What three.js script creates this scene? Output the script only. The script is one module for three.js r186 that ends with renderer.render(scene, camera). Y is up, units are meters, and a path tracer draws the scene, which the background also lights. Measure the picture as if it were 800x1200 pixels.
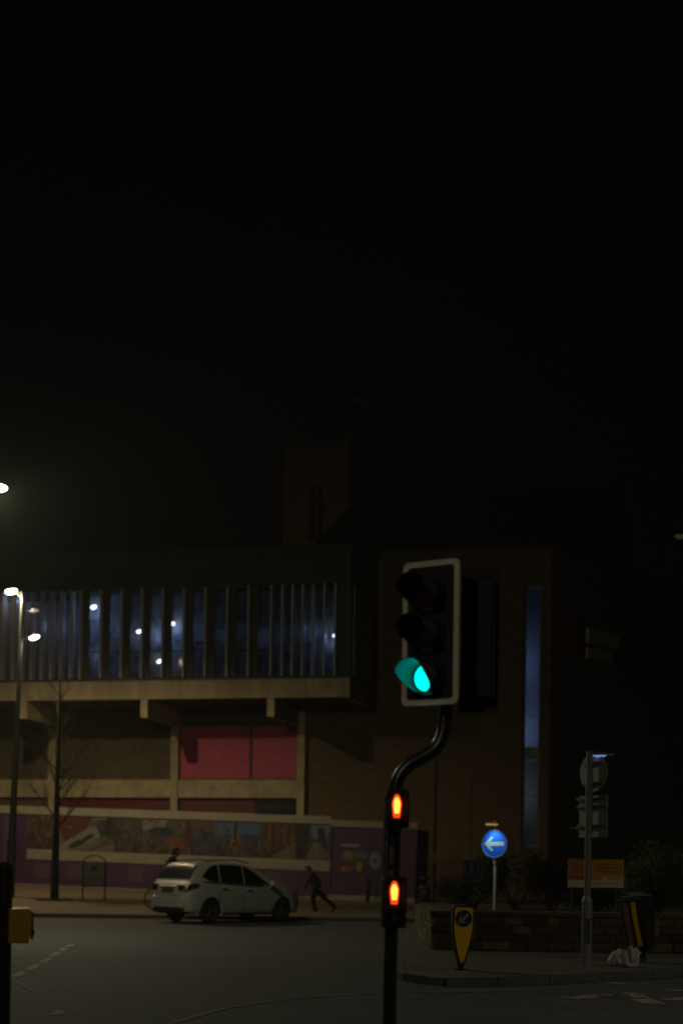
import * as THREE from 'three';
import { RoundedBoxGeometry } from 'three/addons/geometries/RoundedBoxGeometry.js';
import { MarchingCubes } from 'three/addons/objects/MarchingCubes.js';
import { mergeGeometries, mergeVertices } from 'three/addons/utils/BufferGeometryUtils.js';

// ---------------------------------------------------------------- camera, sky, moon, exposure
const F = 1800, CX = 400, CY = 1011, ROLL = 0.0135, EYE = 1.7;      // lens in pixels of the 800 x 1200 photograph
const scene = new THREE.Scene();
const camera = new THREE.PerspectiveCamera(2 * Math.atan(CY / F) * 180 / Math.PI, 800 / (2 * CY), 0.1, 900);
camera.setViewOffset(800, 2 * CY, 0, 0, 800, 1200);                 // a level lens shifted upwards
camera.position.set(0, EYE, 0);
camera.rotation.z = ROLL;
camera.focus = 19;
camera.userData.fStop = camera.getFocalLength() / 1000 / 0.052;
const renderer = new THREE.WebGLRenderer({ antialias: true });
renderer.toneMapping = THREE.LinearToneMapping;
renderer.toneMappingExposure = 1;
renderer.shadowMap.enabled = true;

{ // clear night sky: almost black, a little warmer near the horizon from the town
  const W = 8, H = 64, d = new Float32Array(W * H * 4);
  for (let j = 0; j < H; j++) for (let i = 0; i < W; i++) {
    const e = Math.max(0, (j + 0.5) / H * 2 - 1), g = Math.exp(-e * 5);
    d.set([0.00022 + 0.0002 * g, 0.00024 + 0.00014 * g, 0.00062 + 0.00003 * g, 1], (j * W + i) * 4);
  }
  const t = new THREE.DataTexture(d, W, H, THREE.RGBAFormat, THREE.FloatType);
  t.mapping = THREE.EquirectangularReflectionMapping; t.magFilter = THREE.LinearFilter; t.needsUpdate = true;
  scene.background = t; scene.environment = t;
}
const moon = new THREE.DirectionalLight(0xfff0dd, 0.0015);
moon.position.set(-60, 90, 60); moon.castShadow = true;
Object.assign(moon.shadow.camera, { left: -70, right: 70, top: 70, bottom: -70, near: 1, far: 400 });
scene.add(moon);

// ---------------------------------------------------------------- helpers
const CR = Math.cos(ROLL), SR = Math.sin(ROLL);
const ray = (px, py) => { const a = px - CX, b = py - CY; return [(a * CR + b * SR) / F, (b * CR - a * SR) / F]; };
const at = (px, py, d) => { const [x, y] = ray(px, py); return new THREE.Vector3(x * d, EYE - y * d, -d); };
const onGround = (px, py, h = 0) => at(px, py, (EYE - h) / ray(px, py)[1]);
function rng(seed) { let s = seed >>> 0; return () => { s = (s + 0x6D2B79F5) >>> 0; let t = s; t = Math.imul(t ^ (t >>> 15), t | 1); t ^= t + Math.imul(t ^ (t >>> 7), t | 61); return ((t ^ (t >>> 14)) >>> 0) / 4294967296; }; }
const lerp = (a, b, t) => a + (b - a) * t, clamp = (x, a, b) => Math.min(b, Math.max(a, x)), smooth = (a, b, x) => { const t = clamp((x - a) / (b - a), 0, 1); return t * t * (3 - 2 * t); };

const used = new Map();
function numbered(n) { const k = used.get(n) ?? 0; used.set(n, k + 1); return k ? n + '_' + String(k).padStart(3, '0') : n; }
function flat(list) { // one non-indexed or indexed geometry from several
  const a = list.map(g => { const h = g.index ? g.toNonIndexed() : g.clone(); for (const k of Object.keys(h.attributes)) if (!['position', 'normal', 'uv'].includes(k)) h.deleteAttribute(k);
    if (!h.attributes.uv) h.setAttribute('uv', new THREE.BufferAttribute(new Float32Array(h.attributes.position.count * 2), 2)); return h; });
  return a.length === 1 ? a[0] : mergeGeometries(a);
}
function mesh(name, g, m, parent) {
  const o = new THREE.Mesh(Array.isArray(g) ? flat(g) : g, m);
  o.name = parent ? name : numbered(name); o.castShadow = o.receiveShadow = true;
  (parent ?? scene).add(o);
  return o;
}
function tag(o, label, category, group) { o.userData.label = label; o.userData.category = category; if (group) o.userData.group = group; return o; }
function thing(name, label, category, p = [0, 0, 0], turn = 0, group) {
  const o = new THREE.Group(); o.name = numbered(name); scene.add(o);
  if (p.isVector3) o.position.copy(p); else o.position.set(...p);
  o.rotation.y = turn; tag(o, label, category, group); return o;
}
function struct(name, g, m) { const o = mesh(name, g, m); o.userData.kind = 'structure'; return o; }
function copyOf(src, p, turn, label) { const o = src.clone(); o.name = numbered(src.name.replace(/_\d{3}$/, '')); scene.add(o); o.position.copy(p); if (turn !== undefined) o.rotation.y = turn; o.userData = { ...src.userData, label }; return o; }
function metreUV(g) { // uv in metres from the two axes that lie in each face
  const p = g.attributes.position, n = g.attributes.normal, uv = new Float32Array(p.count * 2);
  for (let i = 0; i < p.count; i++) {
    const ax = Math.abs(n.getX(i)), ay = Math.abs(n.getY(i)), az = Math.abs(n.getZ(i));
    if (az >= ax && az >= ay) uv.set([p.getX(i), p.getY(i)], 2 * i); else if (ax >= ay) uv.set([p.getZ(i), p.getY(i)], 2 * i); else uv.set([p.getX(i), p.getZ(i)], 2 * i);
  }
  g.setAttribute('uv', new THREE.BufferAttribute(uv, 2)); return g;
}
function bx(x0, x1, y0, y1, z0, z1, r = 0) {
  const w = x1 - x0, h = y1 - y0, d = z1 - z0;
  const g = r ? new RoundedBoxGeometry(w, h, d, 2, r) : new THREE.BoxGeometry(w, h, d);
  g.translate((x0 + x1) / 2, (y0 + y1) / 2, (z0 + z1) / 2); return metreUV(g);
}
function cyl(r0, r1, a, b, n = 16) { // a tapered round bar from a to b
  const A = new THREE.Vector3(...a), B = new THREE.Vector3(...b), L = A.distanceTo(B);
  const g = new THREE.CylinderGeometry(r1, r0, L, n); g.translate(0, L / 2, 0);
  g.applyQuaternion(new THREE.Quaternion().setFromUnitVectors(new THREE.Vector3(0, 1, 0), B.clone().sub(A).normalize())); g.translate(A.x, A.y, A.z); return g;
}
function tube(pts, r, n = 10, seg = 40, closed = false) { return new THREE.TubeGeometry(new THREE.CatmullRomCurve3(pts.map(p => new THREE.Vector3(...p)), closed), seg, r, n, closed); }
function extr(pts, depth, bevel = 0.01, holes) { const s = pts instanceof THREE.Shape ? pts : new THREE.Shape(pts.map(p => new THREE.Vector2(...p))); if (holes) s.holes = holes; return new THREE.ExtrudeGeometry(s, { depth, bevelEnabled: bevel > 0, bevelSize: bevel, bevelThickness: bevel, bevelSegments: 2, curveSegments: 24 }); }
function roundRect(w, h, r, P = THREE.Shape) { const s = new P(), x = -w / 2, y = -h / 2; s.moveTo(x + r, y); s.lineTo(x + w - r, y); s.absarc(x + w - r, y + r, r, -Math.PI / 2, 0); s.lineTo(x + w, y + h - r); s.absarc(x + w - r, y + h - r, r, 0, Math.PI / 2); s.lineTo(x + r, y + h); s.absarc(x + r, y + h - r, r, Math.PI / 2, Math.PI); s.lineTo(x, y + r); s.absarc(x + r, y + r, r, Math.PI, 1.5 * Math.PI); return s; }

// ---------------------------------------------------------------- computed surfaces
function noiseGrid(n, seed) { const r = rng(seed), a = new Float32Array(n * n); for (let i = 0; i < a.length; i++) a[i] = r(); return (x, y) => { x = ((x % n) + n) % n; y = ((y % n) + n) % n; const i = Math.floor(x), j = Math.floor(y), u = x - i, v = y - j, s = u * u * (3 - 2 * u), t = v * v * (3 - 2 * v), I = (i + 1) % n, J = (j + 1) % n; return lerp(lerp(a[j * n + i], a[j * n + I], s), lerp(a[J * n + i], a[J * n + I], s), t); }; }
function tex(size, metres, f) { // f(u, v) in 0..1 -> a linear colour [r, g, b] or a number (a height)
  const d = new Uint8Array(size * size * 4); let colour = false;
  for (let j = 0; j < size; j++) for (let i = 0; i < size; i++) {
    const c = f(i / size, j / size); colour = Array.isArray(c);
    const q = colour ? c.map(x => x <= 0.0031308 ? 12.92 * x : 1.055 * Math.pow(x, 1 / 2.4) - 0.055) : [c, c, c];
    d.set([...q.map(x => clamp(Math.round(x * 255), 0, 255)), 255], (j * size + i) * 4);
  }
  const t = new THREE.DataTexture(d, size, size); t.wrapS = t.wrapT = THREE.RepeatWrapping; t.magFilter = THREE.LinearFilter;
  t.repeat.set(1 / metres, 1 / metres); if (colour) t.colorSpace = THREE.SRGBColorSpace; t.needsUpdate = true; return t;
}
const n8 = noiseGrid(8, 1), n16 = noiseGrid(16, 2), n32 = noiseGrid(32, 3), n64 = noiseGrid(64, 4), n128 = noiseGrid(128, 5);
const fbm = (u, v) => 0.4 * n8(u * 8, v * 8) + 0.3 * n16(u * 16, v * 16) + 0.2 * n32(u * 32, v * 32) + 0.1 * n64(u * 64, v * 64);
const grain = (u, v) => 0.5 * n128(u * 128, v * 128) + 0.5 * n64(u * 64 + 3, v * 64);
const std = (color, roughness = 0.8, extra = {}) => { const m = new THREE.MeshStandardMaterial({ roughness, ...extra }); m.color.setRGB(...color); return m; };
const phys = (color, roughness, extra = {}) => { const m = new THREE.MeshPhysicalMaterial({ roughness, ...extra }); m.color.setRGB(...color); return m; };
const glow = (c, k) => { const m = new THREE.MeshStandardMaterial({ roughness: 0.5 }); m.color.setRGB(0.05, 0.05, 0.05); m.emissive.setRGB(...c); m.emissiveIntensity = k; return m; };
const mottled = (a, b, size, metres) => tex(size, metres, (u, v) => { const t = clamp(fbm(u, v) * 1.7 - 0.35, 0, 1), g = 0.88 + 0.24 * grain(u, v); return a.map((x, i) => lerp(x, b[i], t) * g); });

const M = {
  asphalt: std([1, 1, 1], 0.82, { map: mottled([0.034, 0.035, 0.037], [0.054, 0.056, 0.058], 512, 7), bumpMap: tex(256, 0.8, grain), bumpScale: 0.006 }),
  islandTop: std([1, 1, 1], 0.9, { map: mottled([0.050, 0.048, 0.042], [0.080, 0.076, 0.064], 256, 3), bumpMap: tex(256, 0.8, grain), bumpScale: 0.004 }),
  paving: std([1, 1, 1], 0.85, { map: tex(512, 3.6, (u, v) => { // flags in courses
    const row = Math.floor(v * 8), x = u * 6 + (row % 2) * 0.5, col = Math.floor(x) % 6, fx = x % 1, fy = (v * 8) % 1, edge = Math.min(fx, 1 - fx) < 0.02 || Math.min(fy, 1 - fy) < 0.025, k = 0.8 + 0.4 * n16(col * 3.3 + row * 1.7, row * 5.1), g = 0.75 + 0.5 * fbm(u, v);
    return [0.125, 0.092, 0.054].map(c => c * (edge ? 0.45 : k) * g); }), bumpMap: tex(256, 1, grain), bumpScale: 0.004 }),
  concrete: std([1, 1, 1], 0.9, { map: tex(512, 5, (u, v) => { const t = clamp(fbm(u, v) * 1.7 - 0.35, 0, 1), s = smooth(0.45, 0.8, n32(u * 32, v * 3) * 0.5 + n16(u * 16 + 4, v * 2) * 0.6), g = (0.88 + 0.24 * grain(u, v)) * (1 - 0.13 * s); return [lerp(0.34, 0.49, t) * g, lerp(0.272, 0.4, t) * g, lerp(0.168, 0.252, t) * g]; }), bumpMap: tex(256, 1.2, grain), bumpScale: 0.004 }),
  kerb: std([1, 1, 1], 0.85, { map: mottled([0.05, 0.048, 0.042], [0.085, 0.08, 0.07], 256, 2) }),
  brick: std([1, 1, 1], 0.9, { map: tex(512, 1.8, (u, v) => {
    const row = Math.floor(v * 24), x = u * 8 + (row % 2) * 0.5, col = Math.floor(x) % 8, fx = x % 1, fy = (v * 24) % 1, mortar = fx < 0.05 || fy < 0.14, k = 0.7 + 0.6 * n32(col * 5.3 + row * 3.1, row * 7.7 + col);
    return mortar ? [0.12, 0.095, 0.066] : [0.130 * k, 0.080 * k, 0.043 * k]; }), bumpMap: tex(512, 1.8, (u, v) => { const row = Math.floor(v * 24), fx = (u * 8 + (row % 2) * 0.5) % 1, fy = (v * 24) % 1; return fx < 0.05 || fy < 0.14 ? 0 : 0.7 + 0.3 * grain(u, v); }), bumpScale: 0.008 }),
  darkRoof: std([1, 1, 1], 0.85, { map: mottled([0.030, 0.030, 0.028], [0.050, 0.048, 0.044], 256, 6) }),
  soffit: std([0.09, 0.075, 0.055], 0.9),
  fin: std([0.44, 0.44, 0.40], 0.55),
  infill: std([0.05, 0.045, 0.055], 0.6),
  pane: phys([0.68, 0.73, 0.84], 0.06, { transmission: 1, thickness: 0, specularIntensity: 0.12 }),
  room: std([0.16, 0.17, 0.19], 0.9),
  curtain: std([1, 1, 1], 0.9, { map: mottled([0.07, 0.075, 0.085], [0.40, 0.41, 0.43], 256, 3.1) }),
  deadRoof: std([0.012, 0.012, 0.012], 0.95),
  blind: std([0.17, 0.145, 0.18], 0.9),
  pink: std([1, 1, 1], 0.6, { map: mottled([0.40, 0.042, 0.105], [0.49, 0.055, 0.13], 256, 4) }),
  maroon: std([0.11, 0.012, 0.018], 0.6),
  brownPanel: std([1, 1, 1], 0.85, { map: mottled([0.075, 0.056, 0.034], [0.115, 0.088, 0.054], 256, 3) }),
  darkFrame: std([0.028, 0.024, 0.022], 0.6),
  purple: std([1, 1, 1], 0.55, { map: mottled([0.048, 0.017, 0.057], [0.062, 0.023, 0.072], 256, 3) }),
  purplePale: std([0.070, 0.045, 0.070], 0.55),
  hoardWhite: std([1, 1, 1], 0.6, { map: mottled([0.20, 0.185, 0.14], [0.26, 0.235, 0.175], 256, 3) }),
  black: std([0.007, 0.007, 0.007], 0.7),
  blackGloss: phys([0.011, 0.010, 0.009], 0.35, { clearcoat: 0.3, clearcoatRoughness: 0.3 }),
  boardWhite: std([0.72, 0.65, 0.52], 0.5),
  grey: std([0.20, 0.205, 0.20], 0.5, { metalness: 0.3 }),
  greyDark: std([0.055, 0.058, 0.06], 0.55, { metalness: 0.3 }),
  signBack: std([0.34, 0.35, 0.30], 0.55),
  yellow: phys([0.80, 0.46, 0.012], 0.35, { clearcoat: 0.4, clearcoatRoughness: 0.3 }),
  signBlue: std([0.006, 0.11, 0.62], 0.4),
  bollardBlue: std([0.012, 0.022, 0.085], 0.4),
  white: std([0.72, 0.72, 0.70], 0.5),
  lineWhite: std([1, 1, 1], 0.8, { map: tex(256, 1.3, (u, v) => { const w = smooth(0.38, 0.62, fbm(u, v) * 0.6 + grain(u, v) * 0.4 + 0.02); return [lerp(0.06, 0.26, w), lerp(0.058, 0.25, w), lerp(0.052, 0.21, w)]; }) }),
  lineFaint: std([1, 1, 1], 0.8, { map: tex(256, 1.3, (u, v) => { const w = smooth(0.45, 0.66, fbm(u, v) * 0.6 + grain(u, v) * 0.4); return [lerp(0.055, 0.16, w), lerp(0.054, 0.155, w), lerp(0.048, 0.135, w)]; }) }),
  bark: std([1, 1, 1], 0.95, { map: mottled([0.018, 0.013, 0.009], [0.04, 0.03, 0.02], 128, 0.6) }),
  soil: std([0.03, 0.022, 0.014], 1),
  tower: std([1, 1, 1], 0.95, { map: mottled([0.20, 0.135, 0.085], [0.30, 0.21, 0.13], 256, 9) }),
};

// ---------------------------------------------------------------- the street lamps that light the place
function lampLight(p, I, color = [1, 0.80, 0.47]) {
  const l = new THREE.PointLight(new THREE.Color().setRGB(...color), I, 0, 2);
  l.position.copy(p); l.castShadow = true; l.shadow.radius = 6; l.name = 'street_lamp_light'; scene.add(l); return l;
}
function spot(p, target, I, angle, penumbra, color, radius = 4) {
  const l = new THREE.SpotLight(new THREE.Color().setRGB(...color), I, 0, angle, penumbra, 2);
  l.position.copy(p); l.target.position.copy(target); l.castShadow = true; l.shadow.radius = radius; scene.add(l, l.target); return l;
}
const LAMP = [1, 0.79, 0.45];
function lantern(t, tip, dir, height, lampGlow) { // a shallow glass bowl under a slim canopy
  const a = -Math.atan2(dir.z, dir.x), put = g => { g.rotateY(a); g.translate(tip.x, height, tip.z); return g; };
  const head = new THREE.CylinderGeometry(0.035, 0.055, 0.07, 16); head.translate(0, 0.115, 0);
  mesh('lantern_canopy', put(head), M.greyDark, t);
  const bowl = new THREE.SphereGeometry(0.23, 24, 14); bowl.scale(1.06, 0.38, 0.55); mesh('lamp_bowl', put(bowl), lampGlow, t);
}
function streetLamp(label, foot, height, arms, lampGlow, name = 'street_lamp') { // column, bracket arms, lanterns
  const t = thing(name, label, 'street lamp', foot, 0);
  mesh('column', [cyl(0.11, 0.11, [0, 0, 0], [0, 1.6, 0]), cyl(0.085, 0.05, [0, 1.6, 0], [0, height - 0.25, 0])], M.greyDark, t);
  for (const [ax, az] of arms) {
    const tip = new THREE.Vector3(ax, height, az), dir = new THREE.Vector3(ax, 0, az).normalize();
    mesh('bracket_arm', tube([[0, height - 0.3, 0], [dir.x * 0.25, height + 0.06, dir.z * 0.25], [tip.x * 0.55, height + 0.17, tip.z * 0.55], [tip.x, height + 0.15, tip.z]], 0.03), M.greyDark, t);
    lantern(t, tip, dir, height, lampGlow);
  }
  return t;
}
const below = p => p.clone().add(new THREE.Vector3(0, -10, 0));
const glare = at(-2, 577.5, 32);                                      // the lamp that glares at the picture edge
streetLamp('street lamp glaring pale yellow at the left picture edge, its lantern reaching in', [glare.x - 1.6, 0.1, glare.z], glare.y, [[1.55, 0]], glow([0.95, 1, 0.55], 25));
lampLight(new THREE.Vector3(glare.x - 0.05, glare.y, glare.z), 100, [1, 0.99, 0.66]);
{ // leaning column before the hall with three lanterns; the top one lights the front
  const d = 52, top = at(27, 697, d), foot = at(11.5, 1055, d), L = at(13.5, 693, d), t = thing('street_lamp', 'slightly leaning dark street lamp before the finned glazing with three lit lanterns', 'street lamp', [foot.x, 0.28, foot.z]);
  const rel = v => [v.x - foot.x, v.y - 0.28, v.z - foot.z], T = rel(top), mid = q => T.map(x => x * q), k = d / F;
  mesh('column', [cyl(0.16, 0.15, [0, 0, 0], mid(0.2), 20), cyl(0.125, 0.075, mid(0.2), mid(0.71), 18)], M.greyDark, t);
  mesh('upper_column', cyl(0.07, 0.055, mid(0.71), T, 16), M.greyDark, t); mesh('top_cap', cyl(0.09, 0.08, T, [T[0], T[1] + 0.1, T[2]], 14), M.grey, t);
  const arm = (from, px, py, w, h, m, tilt) => { const p = rel(at(px, py, d)), g = new THREE.SphereGeometry(0.5, 20, 12); g.scale(w, h, w * 0.7); g.rotateZ(tilt); g.translate(...p); const hd = new THREE.CylinderGeometry(w * 0.22, w * 0.36, h * 0.5, 14); hd.rotateZ(tilt); hd.translate(p[0], p[1] + h * 0.55, p[2]);
    mesh('bracket_arm', cyl(0.028, 0.022, from, [p[0], p[1] + h * 0.6, p[2]], 8), M.grey, t); mesh('lantern_canopy', hd, M.greyDark, t); mesh('lamp_bowl', g, m, t); return at(px, py, d); };
  const p = arm(mid(0.985), 13.5, 693, 0.42, 0.20, glow([1, 0.86, 0.66], 12), 0.15);
  arm(mid(0.94), 40.5, 716, 0.30, 0.10, glow([1, 0.9, 0.75], 0.35), 0.2); arm(mid(0.85), 40.5, 747, 0.36, 0.16, glow([1, 0.9, 0.75], 8), 0.28);
  spot(new THREE.Vector3(p.x, p.y - 0.06, p.z), below(p), 155, 1.5, 0.35, LAMP, 7);
  const q = at(40.5, 747, d); spot(new THREE.Vector3(q.x, q.y - 0.05, q.z), below(q), 8, 1.45, 0.4, LAMP, 5);
}
{ const p = new THREE.Vector3(-6.6, 9, 1); streetLamp('unseen street lamp behind the viewer to the left, lighting the traffic signal', [-8.2, 0.1, 1], 9.05, [[1.6, 0]], glow([1, 0.9, 0.62], 8)); spot(p, below(p).add(new THREE.Vector3(8, 2, -18)), 46, 0.62, 0.7, [1, 0.88, 0.66], 20); }  // out of view, placed to light the signal from the viewer side
{ const p = new THREE.Vector3(14, 10, -14); streetLamp('unseen street lamp beyond the right picture edge, lighting the island signs', [15.6, 0.1, -14], 10.05, [[-1.6, 0]], glow([1, 0.9, 0.62], 8)); spot(p, below(p), 150, 1.25, 0.5, [1, 0.9, 0.68], 12); }  // out of view, placed to light the banner, bollards and stone wall
const farLamp = at(797, 632, 58);
streetLamp('dim greenish street lamp high above the hedge, almost dark', [farLamp.x + 1.3, 0.1, farLamp.z], farLamp.y, [[-1.3, 0]], glow([0.55, 0.75, 0.35], 0.03));

// ---------------------------------------------------------------- ground
function kerbRow(stones) { const o = new THREE.Group(); o.name = numbered('kerb'); o.userData.kind = 'structure'; scene.add(o); for (const g of stones) mesh('kerb_stone', g, M.kerb, o); }
const groundY = (d, x = -6.5) => 0.12 + smooth(45, 60, d) * (0.40 - 0.0265 * (clamp(x, -22, 4) + 6.5));   // the square climbs gently towards the hall
{
  const g = new THREE.PlaneGeometry(900, 900, 1, 1); g.rotateX(-Math.PI / 2); g.translate(0, 0, -300);
  struct('road', metreUV(g), M.asphalt);
  const pos = [], idx = [], nd = 24, xs = [-70, -22, -15, -8, -2, 4, 20, 70], nx = xs.length;
  for (let i = 0; i <= nd; i++) { const d = 44.6 + 0.0 + (i / nd) ** 1.5 * 130; for (const x of xs) pos.push(x, groundY(d, x), -d + 0.05); }
  for (let i = 0; i < nd; i++) for (let j = 0; j + 1 < nx; j++) { const a = i * nx + j; idx.push(a, a + 1, a + nx, a + 1, a + nx + 1, a + nx); }
  const s = new THREE.BufferGeometry(); s.setAttribute('position', new THREE.Float32BufferAttribute(pos, 3)); s.setIndex(idx); s.computeVertexNormals();
  const flip = s.attributes.normal.getY(0) < 0; if (flip) { for (let i = 0; i < idx.length; i += 3) [idx[i + 1], idx[i + 2]] = [idx[i + 2], idx[i + 1]]; s.setIndex(idx); s.computeVertexNormals(); }
  struct('pavement', metreUV(s), M.paving);
  const ks = []; for (let x = -40; x < 40; x += 0.915) ks.push(bx(x + 0.004, x + 0.911, -0.05, 0.118, -44.62, -44.47, 0.012));
  kerbRow(ks);
}
// the kerbed island on the right, its front edge running away to the right
const islandEdge = [[477, 1150], [520, 1156], [580, 1154.5], [640, 1152], [700, 1149], [760, 1146], [830, 1142], [900, 1139]].map(p => { const v = onGround(...p); return [v.x, v.z]; });
{
  const rightX = 16, back = -41, L = islandEdge[0];
  const outline = [...islandEdge, [rightX, islandEdge.at(-1)[1] - 1], [rightX, back], [2.6, back], [1.55, back + 1.2], [1.1, -30], [L[0] - 0.02, L[1] - 1.2], [L[0] - 0.06, L[1] - 0.5]];
  const shape = new THREE.Shape(outline.map(([x, z]) => new THREE.Vector2(x, -z)));
  const g = new THREE.ExtrudeGeometry(shape, { depth: 0.12, bevelEnabled: false }); g.rotateX(-Math.PI / 2);
  struct('traffic_island', metreUV(g), M.islandTop);
  const ks = [], line = [...islandEdge].reverse().concat([[L[0] - 0.08, L[1] - 0.5], [L[0] - 0.03, L[1] - 1.2], [1.1, -30], [1.55, back + 1.2]]);
  for (let i = 0; i + 1 < line.length; i++) {
    const [ax, az] = line[i], [bx_, bz] = line[i + 1], len = Math.hypot(bx_ - ax, bz - az), n = Math.max(1, Math.round(len / 0.9));
    for (let k = 0; k < n; k++) { const g = new RoundedBoxGeometry(len / n - 0.006, 0.172, 0.14, 2, 0.015); g.rotateY(-Math.atan2(bz - az, bx_ - ax)); g.translate(lerp(ax, bx_, (k + 0.5) / n), 0.04, lerp(az, bz, (k + 0.5) / n)); ks.push(metreUV(g)); }
  }
  kerbRow(ks);
}
// painted lines
function ribbon(pts, w, y = 0.006) {
  const pos = [], idx = [];
  pts.forEach((p, i) => { const a = pts[Math.max(0, i - 1)], b = pts[Math.min(pts.length - 1, i + 1)], dx = b.x - a.x, dz = b.z - a.z, l = Math.hypot(dx, dz) || 1; pos.push(p.x - dz / l * w / 2, y, p.z + dx / l * w / 2, p.x + dz / l * w / 2, y, p.z - dx / l * w / 2); });
  for (let i = 0; i + 1 < pts.length; i++) { const a = i * 2; idx.push(a, a + 1, a + 2, a + 1, a + 3, a + 2); }
  const g = new THREE.BufferGeometry(); g.setAttribute('position', new THREE.Float32BufferAttribute(pos, 3)); g.setIndex(idx); g.computeVertexNormals();
  if (g.attributes.normal.getY(0) < 0) { for (let i = 0; i < idx.length; i += 3) [idx[i + 1], idx[i + 2]] = [idx[i + 2], idx[i + 1]]; g.setIndex(idx); g.computeVertexNormals(); }
  return metreUV(g);
}
const G = (x, y) => onGround(x, y);
const roadLine = (pts, w, m) => struct('road_marking', ribbon(pts, w), m);
{
  const dash = [[3, 1152, 12, 1147], [17, 1145, 29, 1139], [33, 1137, 45, 1130.5], [49, 1128.5, 58, 1123], [61, 1121, 69, 1116], [71, 1114.5, 77, 1111], [79, 1109.5, 85, 1106]];
  for (const [a, b, c, d] of dash) roadLine([G(a, b), G(c, d)], 0.13, M.lineWhite);
  roadLine([G(12, 1122), G(26, 1117)], 0.1, M.lineFaint); roadLine([G(14, 1131), G(24, 1128)], 0.1, M.lineFaint);
  roadLine([G(64, 1190), G(72, 1185)], 0.12, M.lineWhite);
  roadLine([G(120, 1226), G(205, 1198), G(260, 1183), G(320, 1173), G(390, 1167), G(460, 1164), G(520, 1163.5), G(590, 1162), G(650, 1159), G(720, 1155), G(830, 1149)], 0.1, M.lineFaint);
  for (const [x0, y0, x1, y1, w] of [[652, 1168, 676, 1171, 0.18], [682, 1170, 704, 1166.5, 0.3], [703, 1168, 716, 1166, 0.2], [736, 1164, 752, 1170, 0.22], [750, 1171, 766, 1177, 0.3], [700, 1151.5, 732, 1153.5, 0.14], [782, 1160, 800, 1162, 0.2], [780, 1172, 815, 1170, 0.25]]) roadLine([G(x0, y0), G((x0 + x1) / 2, (y0 + y1) / 2 - 0.5), G(x1, y1)], w, M.lineWhite);
  roadLine([G(420, 1132), G(460, 1131.5), G(510, 1133)], 0.12, M.lineFaint);
  roadLine([G(20, 1150), G(40, 1162)], 0.08, M.lineFaint);
}


// ---------------------------------------------------------------- the civic hall: local x along its front, y up, z out of the wall
const ALPHA = 13 * Math.PI / 180, uDir = new THREE.Vector3(Math.cos(ALPHA), 0, Math.sin(ALPHA)), nDir = new THREE.Vector3(-Math.sin(ALPHA), 0, Math.cos(ALPHA));
const O = at(205, 1000, 64.3); O.y = 0;
function fac(px, py, z0 = 0) { // pixel -> [s, y] on the plane z = z0 parallel to the front
  const [rx, ry] = ray(px, py), r = new THREE.Vector3(rx, -ry, -1), eye = new THREE.Vector3(0, EYE, 0);
  const t = (z0 + O.clone().sub(eye).dot(nDir)) / r.dot(nDir), P = eye.clone().addScaledVector(r, t);
  return [P.clone().sub(O).dot(uDir), P.y];
}
const facS = (px, z0 = 0, py = 850) => fac(px, py, z0)[0], facY = (px, py, z0 = 0) => fac(px, py, z0)[1];
const toWorld = (s, y, z) => new THREE.Vector3(O.x, 0, O.z).addScaledVector(uDir, s).addScaledVector(nDir, z).setY(y);
const PR = 4.1;                                                       // how far the upper floor juts out
const hall = thing('civic_hall', 'large brown brick hall with jutting blue-lit upper floor of thin fins', 'building', [O.x, 0, O.z], -ALPHA);
const sL = -26, sC = facS(410, PR, 800), sEnd = facS(643, 0, 850);
const yF0 = facY(160, 819.5, PR), yF1 = facY(160, 797.5, PR), yW1 = facY(250, 688, PR), yRoof = facY(250, 650, PR), yWall = facY(560, 645, 0);
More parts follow.
